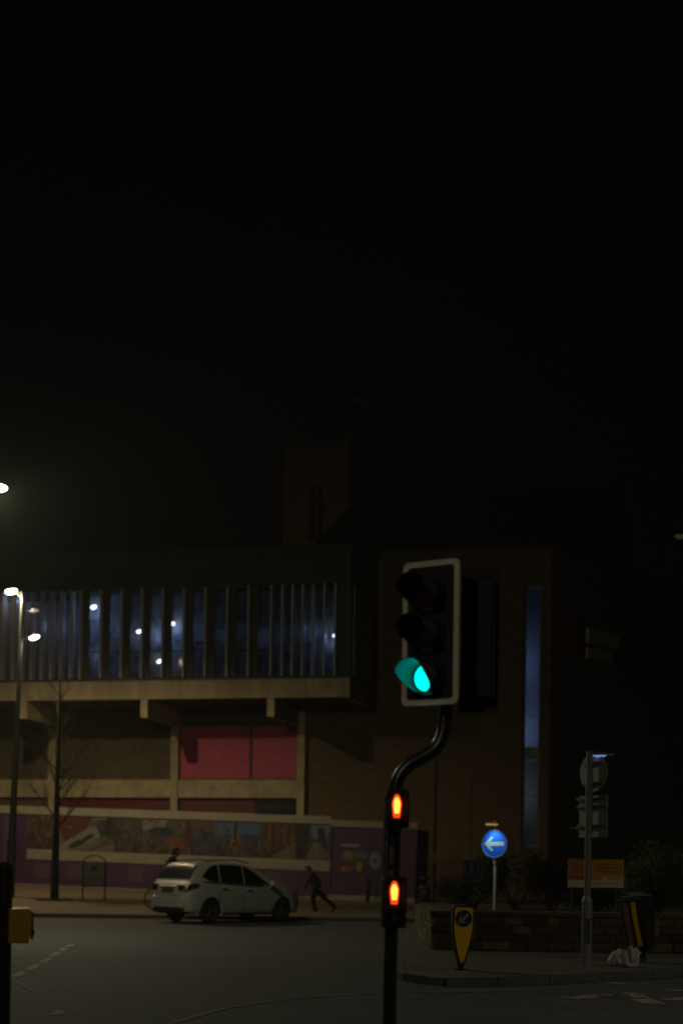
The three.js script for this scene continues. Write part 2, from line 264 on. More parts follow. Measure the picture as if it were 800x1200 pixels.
{
  // upper box: soffit, fascia, roof band
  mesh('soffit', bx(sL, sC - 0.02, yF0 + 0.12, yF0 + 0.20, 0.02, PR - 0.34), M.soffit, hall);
  mesh('fascia', [bx(sL, sC, yF0, yF1, PR - 0.30, PR, 0.02), bx(sC - 0.30, sC - 0.003, yF0 + 0.002, yF1 - 0.002, 0.02, PR - 0.30)], M.concrete, hall);
  mesh('roof_band', [bx(sL, sC, yW1, yRoof, -0.1, PR, 0.03)], M.darkRoof, hall);
  mesh('parapet', bx(sL, sC + 0.08, yRoof + 0.003, yRoof + 0.22, -0.1, PR + 0.08, 0.02), M.darkRoof, hall);
  mesh('window_sill', bx(sL, sC + 0.05, yF1 + 0.003, yF1 + 0.09, PR - 0.35, PR + 0.07, 0.01), M.darkFrame, hall);
  // room behind the glass
  const zb = PR - 3.7;
  mesh('back_wall', bx(sL, sC - 0.3, yF1, yW1, zb - 0.2, zb), M.room, hall);
  mesh('inner_floor', bx(sL, sC - 0.3, yF0 + 0.24, yF1 + 0.002, zb, PR - 0.36), M.room, hall);
  // fins and glazing
  const P = (px, lo) => facS(px, PR, lo ?? 770);
  const finPx = [-8, 4, 16, 27, 38, 50, 61, 72.5, 84, 95, 119, 143, 167, 191, 216, 241, 266.5, 291.5, 318, 331, 343, 355, 367, 380, 393];
  const y0 = yF1 + 0.09, y1 = yW1;
  for (const px of finPx) { const s = P(px); mesh('fin', bx(s - 0.035, s + 0.035, y0, y1 - 0.003, PR - 0.22, PR + 0.16, 0.008), M.fin, hall); }
  const all = [...finPx].sort((a, b) => a - b);
  for (let i = 0; i + 1 < all.length; i++) {
    const a = all[i], b = all[i + 1], wide = b - a > 18, sa = P(a) + 0.037, sb = P(b) - 0.037;
    if (wide) {
      const sm = sa + (sb - sa) * 0.36;
      mesh('infill_panel', bx(sa, sm, y0, y1 - 0.003, PR - 0.12, PR - 0.04), M.darkFrame, hall);
      mesh('window_pane', bx(sm + 0.004, sb, y0 + 0.05, y1 - 0.06, PR - 0.104, PR - 0.1), M.pane, hall);
      for (const [a, b, z] of [[y0, y0 + 0.047, 0.06], [y1 - 0.057, y1 - 0.003, 0.06], [y0 + 1.05, y0 + 1.09, 0.07]]) mesh('glazing_bar', bx(sm + 0.004, sb, a, b, PR - 0.14, PR - z), M.darkFrame, hall);
    } else mesh('window_pane', bx(sa, sb, y0, y1 - 0.003, PR - 0.104, PR - 0.1), M.pane, hall);
  }
  // blind behind the closely finned glass at the left end, pale curtain behind the wide windows, placed to catch the blue light
  mesh('blind', bx(sL, P(94), y0, y1 - 0.2, PR - 0.98, PR - 0.92), M.blind, hall);
  mesh('curtain', bx(P(95.5), sC - 0.32, y0, y1 - 0.05, PR - 0.80, PR - 0.76), M.curtain, hall);
  const rr = rng(11);
  for (const [px, py, w] of [[230, 716, 9], [232, 752, 10], [255, 705, 9], [255, 735, 11], [280, 760, 8], [304, 718, 10], [305, 733, 12], [304, 760, 10]]) { const s = P(px, py), y = facY(px, py, PR), k = w / 60; mesh('shelf', bx(s - 0.2, s + 0.22, y, y + 0.05, PR - 0.62, PR - 0.3), M.room, hall); }
  mesh('infill_panel', bx(P(393) + 0.037, sC - 0.02, y0, y1 - 0.003, PR - 0.14, PR - 0.06), M.darkFrame, hall);
  // right end of the box: fins on its side wall
  mesh('side_wall', bx(sC - 0.24, sC - 0.1, y0, y1 - 0.003, 0.02, PR - 0.3), M.infill, hall);
  for (const z of [PR - 0.55, PR - 1.35, PR - 2.15, PR - 2.95, PR - 3.75]) mesh('fin', bx(sC - 0.1, sC + 0.03, y0, y1 - 0.003, z - 0.03, z + 0.03), M.fin, hall);
  // beams under the box, above the pillars
  for (const px of [-116, 27.5, 168.5, 317]) { const s = facS(px, PR, 830), yb = facY(168, 841, PR); mesh('beam', bx(s - 0.15, s + 0.15, yb, yF0 - 0.002, 0.02, PR - 0.02, 0.015), M.concrete, hall); }
  // lower front: pillars, bands, panels
  const yg = 0.3, yB1 = facY(200, 914), yB0 = facY(200, 935), yT = yF0 + 0.2, W = px => facS(px, 0, 890);
  for (const px of [-82, 64, 207, 354.5]) mesh('pillar', bx(W(px) - 0.16, W(px) + 0.16, yg, yT, 0, 0.30, 0.015), M.concrete, hall);
  const bays = [[-82, 64], [64, 207], [207, 354.5]];
  bays.forEach(([a, b], k) => {
    const s0 = W(a) + 0.165, s1 = W(b) - 0.165;
    mesh('concrete_band', bx(s0, s1, yB0, yB1, 0, 0.22, 0.012), M.concrete, hall);
    mesh('backing_wall', bx(s0, s1, yg, yT, -0.3, -0.1), M.brownPanel, hall);
    if (k < 2) {
      const yt = facY(150, 855);
      for (let j = 0; j < 3; j++) mesh('wall_panel', bx(lerp(s0, s1, j / 3) + 0.01, lerp(s0, s1, (j + 1) / 3) - 0.01, yB1 + 0.02, yt, -0.1, 0.02 + 0.004 * j), M.brownPanel, hall);
      mesh('shaded_head_panel', bx(s0, s1, yt + 0.01, yT, -0.1, 0.01), M.darkFrame, hall);  // coloured dark for the shade the soffit casts here
      mesh('lower_panel', bx(s0, s1, yg, yB0 - 0.01, -0.1, 0.0), k ? M.maroon : M.brownPanel, hall);
    } else {
      const yp0 = facY(280, 912), yp1 = facY(280, 851), sm = W(294);
      mesh('pink_panel', bx(s0 + 0.02, sm - 0.05, yp0, yp1, -0.1, 0.02), M.pink, hall);
      mesh('pink_panel', bx(sm + 0.05, s1 - 0.04, yp0, yp1, -0.1, 0.023), M.pink, hall);
      for (const g of [bx(sm - 0.047, sm + 0.047, yp0, yp1, -0.1, 0.09), bx(s0 + 0.02, s1, yp1 + 0.003, yp1 + 0.09, -0.1, 0.09), bx(s0, s1, yB1 + 0.003, yp0 - 0.003, -0.1, 0.10)]) mesh('panel_frame', g, M.darkFrame, hall);
      mesh('shaded_head_panel', bx(s0, s1, yp1 + 0.093, yT, -0.1, 0.01), M.darkFrame, hall);  // dark colour again stands for soffit shade above the pink
      mesh('lower_panel', bx(s0, s1, yg, yB0 - 0.01, -0.1, 0.0), M.maroon, hall);
      const n = mesh('door_sign', bx(W(300), W(346), facY(300, 953), facY(300, 938), 0.05, 0.13, 0.01), M.black, hall);
      const lt = []; const r3 = rng(5); for (let x = W(304); x < W(331); x += 0.1) if (r3() > 0.15) lt.push(bx(x, x + 0.06, facY(300, 947.5), facY(300, 943.8) - 0.03 * r3(), 0.131, 0.136));
      mesh('sign_lettering', lt, M.greyDark, n);
    }
  });
  // brick wall to the right, with the tall slit window
  const w0 = W(358.5), a0 = W(611), a1 = W(631.5), ya = facY(620, 992), yb = facY(620, 686), yTop = yWall;
  const wallParts = [bx(w0, a0, yg, yTop, -0.45, 0.05), bx(a1, sEnd, yg, yTop, -0.45, 0.05), bx(a0, a1, yg, ya, -0.45, 0.05), bx(a0, a1, yb, yTop, -0.45, 0.05)];
  mesh('brick_wall', wallParts, M.brick, hall);
  mesh('coping', bx(w0, sEnd + 0.06, yTop + 0.003, yTop + 0.14, -0.5, 0.11, 0.015), M.darkRoof, hall);
  const yt0 = facY(620, 889), yt1 = facY(620, 875), wn = mesh('slit_window', [bx(a0, a0 + 0.09, ya, yb, -0.32, -0.18), bx(a1 - 0.07, a1, ya, yb, -0.32, -0.12), bx(a0 + 0.09, a1 - 0.07, yb - 0.1, yb, -0.32, -0.18), bx(a0 + 0.09, a1 - 0.07, ya, ya + 0.1, -0.32, -0.18), bx(a0 + 0.09, a1 - 0.07, yt0, yt1, -0.32, -0.15)], std([0.13, 0.14, 0.14], 0.5), hall);
  mesh('pane', bx(a0 + 0.09, a1 - 0.07, yt1, yb - 0.1, -0.26, -0.256), M.pane, wn);
  mesh('pane', bx(a0 + 0.09, a1 - 0.07, ya + 0.1, yt0, -0.26, -0.256), phys([0.5, 0.52, 0.53], 0.08, { transmission: 1, thickness: 0, specularIntensity: 0.1 }), wn);
  const l0 = a0 - 1.7, l1 = a1 + 0.12;
  mesh('stair_wall', [bx(l0, l1, ya, yb + 0.4, -2.3, -2.2), bx(l0 - 0.1, l0, ya, yb + 0.4, -2.2, -0.46), bx(l1, l1 + 0.1, ya, yb + 0.4, -2.2, -0.46), bx(l0, l1, yt0, yt1, -2.2, -0.46), bx(l0, l1, yb + 0.4, yb + 0.5, -2.2, -0.46), bx(l0, l1, ya - 0.1, ya, -2.2, -0.46)], M.room, hall);
  mesh('handrail', cyl(0.035, 0.035, [a0 - 1.6, yt1 + 1.9, -0.9], [a1 + 0.1, yt1 + 1.1, -0.9]), M.white, hall); mesh('handrail', cyl(0.03, 0.03, [a0 - 1.6, ya + 2.7, -0.9], [a1 + 0.1, ya + 1.9, -0.9]), M.white, hall);
  // roofs, the higher stage roof with its sloping end, and the wing that runs away to the right
  mesh('flat_roof', [bx(sL, sC - 0.1, yRoof - 0.3, yRoof - 0.05, -26, -0.12), bx(w0 + 0.1, sEnd - 0.02, yTop - 0.3, yTop - 0.05, -26, -0.5)], M.darkRoof, hall);
  const hs = facS(366, -8, 640), ht = facS(416, -8, 586), yA = facY(366, 640, -8), yB = facY(416, 587, -8);
  const sr = extr([[hs - 0.5, yA - 1.2], [hs, yA], [ht, yB], [ht + 12, yB + 0.2], [ht + 12, yA - 1.2]], 9, 0); sr.translate(0, 0, -17); mesh('stage_roof', sr, M.deadRoof, hall);
}
// wing wall along a direction that recedes to the right
const wingAt = toWorld(sEnd + 0.02, 0, 0.05), wingDir = new THREE.Vector3(0.64, 0, -0.768).normalize(), wingN = new THREE.Vector3(0.768, 0, 0.64);
{
  const wing = new THREE.Group(); wing.name = 'side_wing'; hall.add(wing);
  const inv = new THREE.Matrix4().makeRotationY(ALPHA);
  const loc = wingAt.clone().sub(new THREE.Vector3(O.x, 0, O.z)).applyMatrix4(inv);
  wing.position.copy(loc); wing.rotation.y = Math.atan2(-wingDir.z, wingDir.x) + ALPHA;   // local x = along the wing
  mesh('wing_wall', bx(0.02, 30, 0.3, yWall, -0.4, 0), M.brick, wing);
  mesh('wing_coping', bx(0.02, 30, yWall + 0.003, yWall + 0.14, -0.45, 0.06, 0.015), M.darkRoof, wing);
  const onWing = (px, py) => { const [rx, ry] = ray(px, py), r = new THREE.Vector3(rx, -ry, -1), eye = new THREE.Vector3(0, EYE, 0), t = wingAt.clone().setY(0).sub(new THREE.Vector3(0, 0, 0)).dot(wingN) / r.dot(wingN), P = eye.addScaledVector(r, t); return [P.clone().sub(wingAt).dot(wingDir), P.y]; };
  const [s0, t0] = onWing(685, 736), [s1] = onWing(722, 760), [, b0] = onWing(685, 772);
  for (const g of [bx(s0, s1, lerp(b0, t0, 0.52), t0, 0.05, 0.15, 0.02), bx(s0, lerp(s0, s1, 0.78), b0, lerp(b0, t0, 0.38), 0.05, 0.15, 0.02)]) mesh('wall_sign', g, std([0.5, 0.49, 0.43], 0.6), wing);
  const [r0, rt] = onWing(655, 722), [r1, rb] = onWing(679, 772);
  mesh('wall_banner', bx(r0, r1, rb, rt, 0.04, 0.08, 0.01), std([0.20, 0.02, 0.02], 0.7), wing);
}
// bright spots in the upper windows, built as hung glowing globes
const warmGlow = glow([1, 0.93, 0.82], 7), warmDim = glow([1, 0.9, 0.75], 0.35), blueGlow = glow([0.45, 0.68, 1], 1.6);
function brightSpot(px, py, zIn, w, h, m, label, tilt = 0.28) {
  const [s, y] = fac(px, py, PR - zIn), p = toWorld(s, y, PR - zIn), t = thing('bright_spot', label, 'lamp', p, -ALPHA, 'bright spots in the upper windows');
  const g = new THREE.SphereGeometry(0.5, 20, 12); g.scale(w * 0.85, h * 0.85, w * 0.7); g.rotateZ(tilt); mesh('glow_globe', g, m, t);
  mesh('cord', cyl(0.008, 0.008, [0, h * 0.4, 0], [0, Math.max(0.3, yW1 - y), 0], 6), M.darkFrame, t);
  return p;
}
brightSpot(20.5, 704, 0.5, 0.12, 0.2, blueGlow, 'small blue bright spot behind the first fins beside the leaning street lamp');
brightSpot(110, 711.5, 0.5, 0.30, 0.19, glow([0.75, 0.85, 1], 7), 'bright bluish white spot in the first wide blue window');
brightSpot(163.5, 740, 0.5, 0.28, 0.14, warmGlow, 'warm white bright spot in the window left of the blue glowing figure');
brightSpot(187, 775, 0.5, 0.26, 0.14, warmGlow, 'warm white bright spot low down below the blue glowing shape', 0.5);
brightSpot(203, 731, 0.5, 0.17, 0.15, warmGlow, 'small white bright spot right of the blue glowing shape', 0.6);
brightSpot(193, 729.5, 0.5, 0.08, 0.1, warmGlow, 'tiny white bright spot above the blue glowing shape');
brightSpot(392.5, 745, 0.5, 0.2, 0.2, glow([0.85, 0.92, 1], 7), 'single white bright spot between the fins at the right end');
{ // glowing blue shape in one window
  const [s, y] = fac(186, 739, PR - 0.9), t = thing('blue_glow_shape', 'ragged pale blue glowing shape inside one upper window', 'lamp', toWorld(s, y, PR - 0.9), -ALPHA);
  const sh = extr([[-0.2, -0.34], [-0.05, -0.36], [0.1, -0.1], [0.2, 0.02], [0.16, 0.3], [0.02, 0.36], [-0.04, 0.15], [-0.16, 0.02], [-0.1, -0.12]], 0.05, 0.02);
  mesh('glow_shape', sh, glow([0.12, 0.26, 0.46], 0.4), t); mesh('shape_bracket', bx(-0.03, 0.03, -0.6, -0.3, -0.05, 0), M.darkFrame, t);
}
const roomBlue = [0.48, 0.66, 1];  // unseen lights behind the glass, placed to tint single bays blue
for (const [px, y, z, I] of [[110, 722, 0.42, 0.075], [112, 765, 0.4, 0.035], [186, 744, 0.42, 0.075], [203, 737, 0.42, 0.070], [160, 742, 0.42, 0.020], [237, 735, 0.35, 0.010], [262, 745, 0.35, 0.007], [308, 745, 0.35, 0.010], [365, 738, 0.35, 0.012], [391, 750, 0.42, 0.026], [20, 706, 0.4, 0.09], [60, 735, 0.4, 0.03], [345, 740, 0.35, 0.004], [133, 735, 0.35, 0.018], [84, 735, 0.4, 0.02]]) {
  const [s, yy] = fac(px, y, PR - z), l = new THREE.PointLight(new THREE.Color().setRGB(...roomBlue), I * 6, 0, 2);
  l.position.copy(toWorld(s, yy, PR - z)); l.castShadow = true; l.shadow.radius = 6; scene.add(l);
}
{ let l; for (const [py, I, col] of [[858, 3.0, [0.55, 0.72, 1]], [775, 2.4, [0.45, 0.62, 1]], [930, 2.6, [0.85, 0.93, 1]]]) { const yy = facY(620, py, -0.9), [s] = fac(626, py, -0.9); l = new THREE.PointLight(new THREE.Color().setRGB(...col), I, 0, 2); l.position.copy(toWorld(s - 1.1, yy, -1.3)); l.castShadow = true; l.shadow.radius = 8; scene.add(l); }  // unseen lights left of the opening, placed to brighten the slit window
  const t = thing('unseen_stair_lamp', 'unseen bluish lamp placed to light the tall slit window from inside', 'lamp', l.position.clone(), -ALPHA); mesh('glow_globe', new THREE.SphereGeometry(0.12, 16, 10), glow([0.3, 0.5, 1], 0.5), t); mesh('bracket', bx(-0.02, 0.02, -0.02, 0.02, -1.0, -0.1), M.darkFrame, t); }

// ---------------------------------------------------------------- church tower far behind, and a dark building to the right
{
  const d = 190, p = at(379, 640, d), k = d / F, t = thing('church_tower', 'dim reddish stone church tower rising behind the hall roof', 'tower', [p.x, 0, p.z], -0.22);
  const H = y => EYE + (CY - y) * k, w = 34 * k, yTop = H(548);
  mesh('tower_wall', bx(-w, w, 0, yTop, -w, w), M.tower, t);
  for (const [x, z] of [[-1, -1], [1, -1], [-1, 1], [1, 1]]) {
    mesh('buttress', [bx(x * w - 0.45, x * w + 0.45, 0, yTop - 1, z * w - 0.45, z * w + 0.45), bx(x * w - 0.33, x * w + 0.33, yTop - 1, H(535), z * w - 0.33, z * w + 0.33)], M.tower, t);
    const c = new THREE.ConeGeometry(0.42, H(503) - H(535), 4); c.rotateY(Math.PI / 4); c.translate(x * w, (H(503) + H(535)) / 2, z * w); mesh('pinnacle', c, M.tower, t);
  }
  const cr = []; for (const s of [-1, 1]) for (let i = 0; i < 7; i++) { const a = lerp(-w + 0.6, w - 0.6, i / 6); cr.push(bx(a - 0.3, a + 0.3, yTop + 0.9, yTop + 1.6, s * w - 0.2, s * w + 0.2), bx(s * w - 0.2, s * w + 0.2, yTop + 0.9, yTop + 1.6, a - 0.3, a + 0.3)); }
  for (const s of [-1, 1]) cr.push(bx(-w, w, yTop + 0.25, yTop + 0.898, s * w - 0.2, s * w + 0.2), bx(s * w - 0.2, s * w + 0.2, yTop + 0.25, yTop + 0.898, -w, w));
  mesh('battlement', cr, M.tower, t);
  mesh('string_course', [bx(-w - 0.2, w + 0.2, yTop + 0.003, yTop + 0.25, -w - 0.2, w + 0.2), bx(-w - 0.15, w + 0.15, H(640) - 1, H(640) - 0.7, -w - 0.15, w + 0.15), bx(-w - 0.12, w + 0.12, H(566), H(564), -w - 0.12, w + 0.12)], M.tower, t);
  const arch = new THREE.Shape(), aw = 1.35, ay = H(645), ah = H(592); arch.moveTo(-aw, ay); arch.lineTo(aw, ay); arch.lineTo(aw, ah); arch.quadraticCurveTo(aw * 0.9, ah + 1.5, 0, ah + 2.3); arch.quadraticCurveTo(-aw * 0.9, ah + 1.5, -aw, ah); arch.closePath();
  const hole = new THREE.Path(), bw = 1.0; hole.moveTo(-bw, ay + 0.2); hole.lineTo(bw, ay + 0.2); hole.lineTo(bw, ah); hole.quadraticCurveTo(bw * 0.9, ah + 1.2, 0, ah + 1.9); hole.quadraticCurveTo(-bw * 0.9, ah + 1.2, -bw, ah); hole.closePath();
  const fr = extr(arch, 0.5, 0.05, [hole]); fr.translate(0, 0, w - 0.1); const win = mesh('belfry_window', fr, M.tower, t);
  const back = new THREE.ShapeGeometry(new THREE.Shape(hole.getPoints(20))); back.translate(0, 0, w + 0.02); mesh('dark_opening', back, M.black, win);
  mesh('mullion', [bx(-0.09, 0.09, ay + 0.2, ah + 1.6, w + 0.03, w + 0.3), bx(-bw, bw, ah - 0.1, ah + 0.08, w + 0.03, w + 0.25)], M.tower, win);
  const lo = []; for (let y = ay + 0.5; y < ah; y += 0.5) lo.push(bx(-bw, bw, y, y + 0.08, w + 0.03, w + 0.2)); mesh('louvre', lo, M.darkRoof, win);
  mesh('flagpole', cyl(0.07, 0.04, [2.9, yTop, 1], [2.9, H(462), 1], 8), M.grey, t);
  mesh('flag', extr([[2.95, H(463)], [5.4, H(478)], [5.3, H(481)], [2.95, H(468)]], 0.03, 0), std([0.3, 0.3, 0.32], 0.9), t);
}
{ // unseen lamp behind the hall, placed to light the tower
  const foot = at(330, 640, 150); foot.y = 0;
  streetLamp('unseen street lamp behind the hall, placed to light the church tower', [foot.x - 4, 0, foot.z], 14, [[1.5, 0]], glow([1, 0.75, 0.4], 8));
  lampLight(new THREE.Vector3(foot.x - 2.5, 14, foot.z), 120, [1, 0.58, 0.28]);
}
{ // dark building beyond the wing
  const d = 95, a = at(757, 700, d), t = thing('brick_building', 'dark brick building with stone window surrounds at the right edge', 'building', [a.x, 0, a.z], 0.12), W = 26, Hh = 13;
  mesh('brick_wall', bx(0, W, 0, Hh, -12, 0), M.brick, t); mesh('roof', extr([[0 - 0.3, Hh + 0.003], [W + 0.3, Hh + 0.003], [W - 3, Hh + 3.5], [3, Hh + 3.5]], 12, 0).translate(0, 0, -12), M.darkRoof, t);
  for (let r = 0; r < 3; r++) for (let c = 0; c < 7; c++) { const x = 1.6 + c * 3.4, y = 1.4 + r * 3.9, wn = mesh('window', [bx(x - 0.18, x, y - 0.15, y + 2.3, 0, 0.1), bx(x + 1.3, x + 1.48, y - 0.15, y + 2.3, 0, 0.1), bx(x, x + 1.3, y + 2.1, y + 2.3, 0, 0.1), bx(x, x + 1.3, y - 0.15, y, 0, 0.14)], M.kerb, t); mesh('pane', bx(x, x + 1.3, y, y + 2.1, 0.01, 0.03), phys([0.015, 0.016, 0.02], 0.1), wn); }
  mesh('string_course', bx(0, W, 4.9, 5.15, 0.003, 0.12), M.kerb, t);
}

// ---------------------------------------------------------------- printed hoarding in front of the hall
const HZ = 5.0;
function canvasTex(w, h, draw) { const c = document.createElement('canvas'); c.width = w; c.height = h; const g = c.getContext('2d'); draw(g, w, h); const t = new THREE.CanvasTexture(c); t.colorSpace = THREE.SRGBColorSpace; t.magFilter = THREE.LinearFilter; return t; }
function print(name, w, h, map, m, p, parent, rough = 0.55) { const g = new THREE.BoxGeometry(w, h, 0.012); const mat = new THREE.MeshStandardMaterial({ map, roughness: rough, ...m }); const o = mesh(name, g, [M.white, M.white, M.white, M.white, mat, M.white], parent); o.position.set(...p); return o; }
// Array material meshes: BoxGeometry keeps its six groups
function photoPicture(kind, seed) {
  return canvasTex(256, 128, (g, w, h) => {
    const r = rng(seed), blob = (c, x, y, a, b, rot = 0) => { g.fillStyle = c; g.beginPath(); g.ellipse(x * w, y * h, a * w, b * h, rot, 0, 7); g.fill(); }, poly = (c, ...q) => { g.fillStyle = c; g.beginPath(); for (let i = 0; i < q.length; i += 2) (i ? g.lineTo(q[i] * w, q[i + 1] * h) : g.moveTo(q[i] * w, q[i + 1] * h)); g.fill(); };
    const fill = c => { g.fillStyle = c; g.fillRect(0, 0, w, h); }, speck = (cs, n, y0, y1, s) => { for (let i = 0; i < n; i++) blob(cs[Math.floor(r() * cs.length)], r(), lerp(y0, y1, r()), s * (0.5 + r()) * 0.6, s * (0.6 + r()), r() * 3); };
    if (kind === 0) { fill('#5a4436'); speck(['#3c2c26', '#6d5646', '#80705e', '#47362c', '#8a7a68'], 90, 0, 1, 0.06); }
    if (kind === 1) { fill('#8d8577'); poly('#7a3a2c', 0, 0, 0.62, 0, 0.5, 0.35, 0.12, 0.75, 0, 0.3); poly('#aaa294', 0.1, 0.8, 0.75, 0.1, 1, 0.1, 1, 0.3, 0.3, 1, 0, 1); poly('#3f4550', 0.62, 0.12, 1, 0, 1, 0.6, 0.8, 0.65); blob('#274a30', 0.36, 0.8, 0.17, 0.1, -0.4); blob('#2c3c30', 0.55, 0.6, 0.1, 0.07, -0.4); poly('#7c5a44', 0.5, 1, 0.9, 0.7, 1, 0.75, 0.62, 1); poly('#23262c', 0.86, 0, 0.93, 0, 0.93, 0.7, 0.86, 0.7); }
    if (kind === 2) { fill('#4a4240'); speck(['#2c2828', '#6a5c56', '#57494a', '#3a3436', '#7d6c64'], 70, 0.1, 1, 0.07); poly('#5a5350', 0, 0, 1, 0, 1, 0.2, 0, 0.35); blob('#8b7d74', 0.4, 0.25, 0.2, 0.03, -0.3); blob('#8b7d74', 0.65, 0.4, 0.15, 0.03, 0.4); }
    if (kind === 3) { fill('#6b6258'); poly('#a0988a', 0, 0, 0.5, 0, 0.45, 0.3, 0, 0.3); blob('#2b3850', 0.4, 0.35, 0.28, 0.14); speck(['#5e3a26', '#2e2a2c', '#8a5a3a', '#4a3630'], 50, 0.45, 1, 0.06); poly('#96543a', 0.55, 0.5, 0.95, 0.5, 0.95, 1, 0.6, 1); blob('#5c1f22', 0.94, 0.4, 0.06, 0.4); }
    if (kind === 4) { fill('#4a5056'); poly('#6b5a40', 0, 0, 0.8, 0, 0.8, 0.22, 0, 0.3); speck(['#33404c', '#5b6268', '#39424c'], 40, 0.3, 0.8, 0.1); poly('#5a7aa0', 0.72, 0, 1, 0, 1, 0.45, 0.72, 0.4); blob('#2a2a2e', 0.45, 0.45, 0.07, 0.16); speck(['#33302e', '#6a4a34'], 20, 0.75, 1, 0.06); }
    if (kind === 5) { fill('#3c4a5c'); poly('#5a7ea8', 0, 0, 1, 0, 1, 0.35, 0, 0.35); blob('#b07c34', 0.3, 0.6, 0.14, 0.34); blob('#d0a060', 0.3, 0.85, 0.06, 0.14); speck(['#2a2624', '#4a3226', '#8a6a4a'], 40, 0.55, 1, 0.05); poly('#2f2826', 0.24, 0, 0.34, 0, 0.34, 0.5, 0.24, 0.5); }
    if (kind === 6) { fill('#6a4630'); for (let i = 0; i < 9; i++) poly(['#7d5438', '#523322', '#8e6444', '#3e281e'][i % 4], i / 9, 0, (i + 0.6) / 9, 0, (i + 0.6) / 9, 0.85, i / 9, 0.9); poly('#8a7a5c', 0.2, 1, 0.75, 0.6, 1, 0.6, 1, 1); poly('#2c221e', 0.1, 1, 0.2, 0.9, 0.75, 0.58, 0.78, 0.64, 0.25, 1); }
    if (kind === 7) { fill('#4a5a6a'); poly('#7a98b8', 0.35, 0, 1, 0, 0.9, 0.4, 0.5, 0.4); poly('#262a2c', 0, 0, 0.42, 0, 0.3, 0.9, 0.1, 1, 0, 1); poly('#2a3034', 0.62, 0.1, 0.82, 0.05, 0.9, 0.7, 0.66, 0.62); poly('#94886a', 0.3, 1, 0.52, 0.5, 0.66, 0.5, 1, 0.9, 1, 1); blob('#1e2022', 0.24, 0.75, 0.04, 0.25); blob('#1e2022', 0.14, 0.8, 0.03, 0.2); }
    const pal = ['#2a2524', '#8a7a66', '#5c4a3c', '#3c4450', '#a08c70', '#6a3a2c', '#22262a', '#b09a78'];
    for (let i = 0; i < 46; i++) { const x = r(), b = 0.55 + 0.42 * r(), s = 0.03 + 0.06 * b * r(); g.fillStyle = pal[Math.floor(r() * 8)]; g.globalAlpha = 0.35 + 0.4 * r(); if (r() < 0.5) { g.fillRect(x * w, (b - s * 3) * h, s * w * 0.35, s * 3 * h); g.beginPath(); g.arc((x + s * 0.17) * w, (b - s * 3.4) * h, s * w * 0.16, 0, 7); g.fill(); } else { g.save(); g.translate(x * w, r() * h); g.rotate(r() * 0.8 - 0.4); g.fillRect(0, 0, w * (0.03 + 0.10 * r()), h * (0.02 + 0.08 * r())); g.restore(); } g.globalAlpha = 1; }
    for (let i = 0; i < 2500; i++) { g.fillStyle = r() < 0.5 ? 'rgba(0,0,0,0.10)' : 'rgba(255,240,220,0.06)'; g.fillRect(r() * w, r() * h, 2, 2); }
  });
}
const dim = { color: new THREE.Color().setRGB(0.42, 0.43, 0.45) };
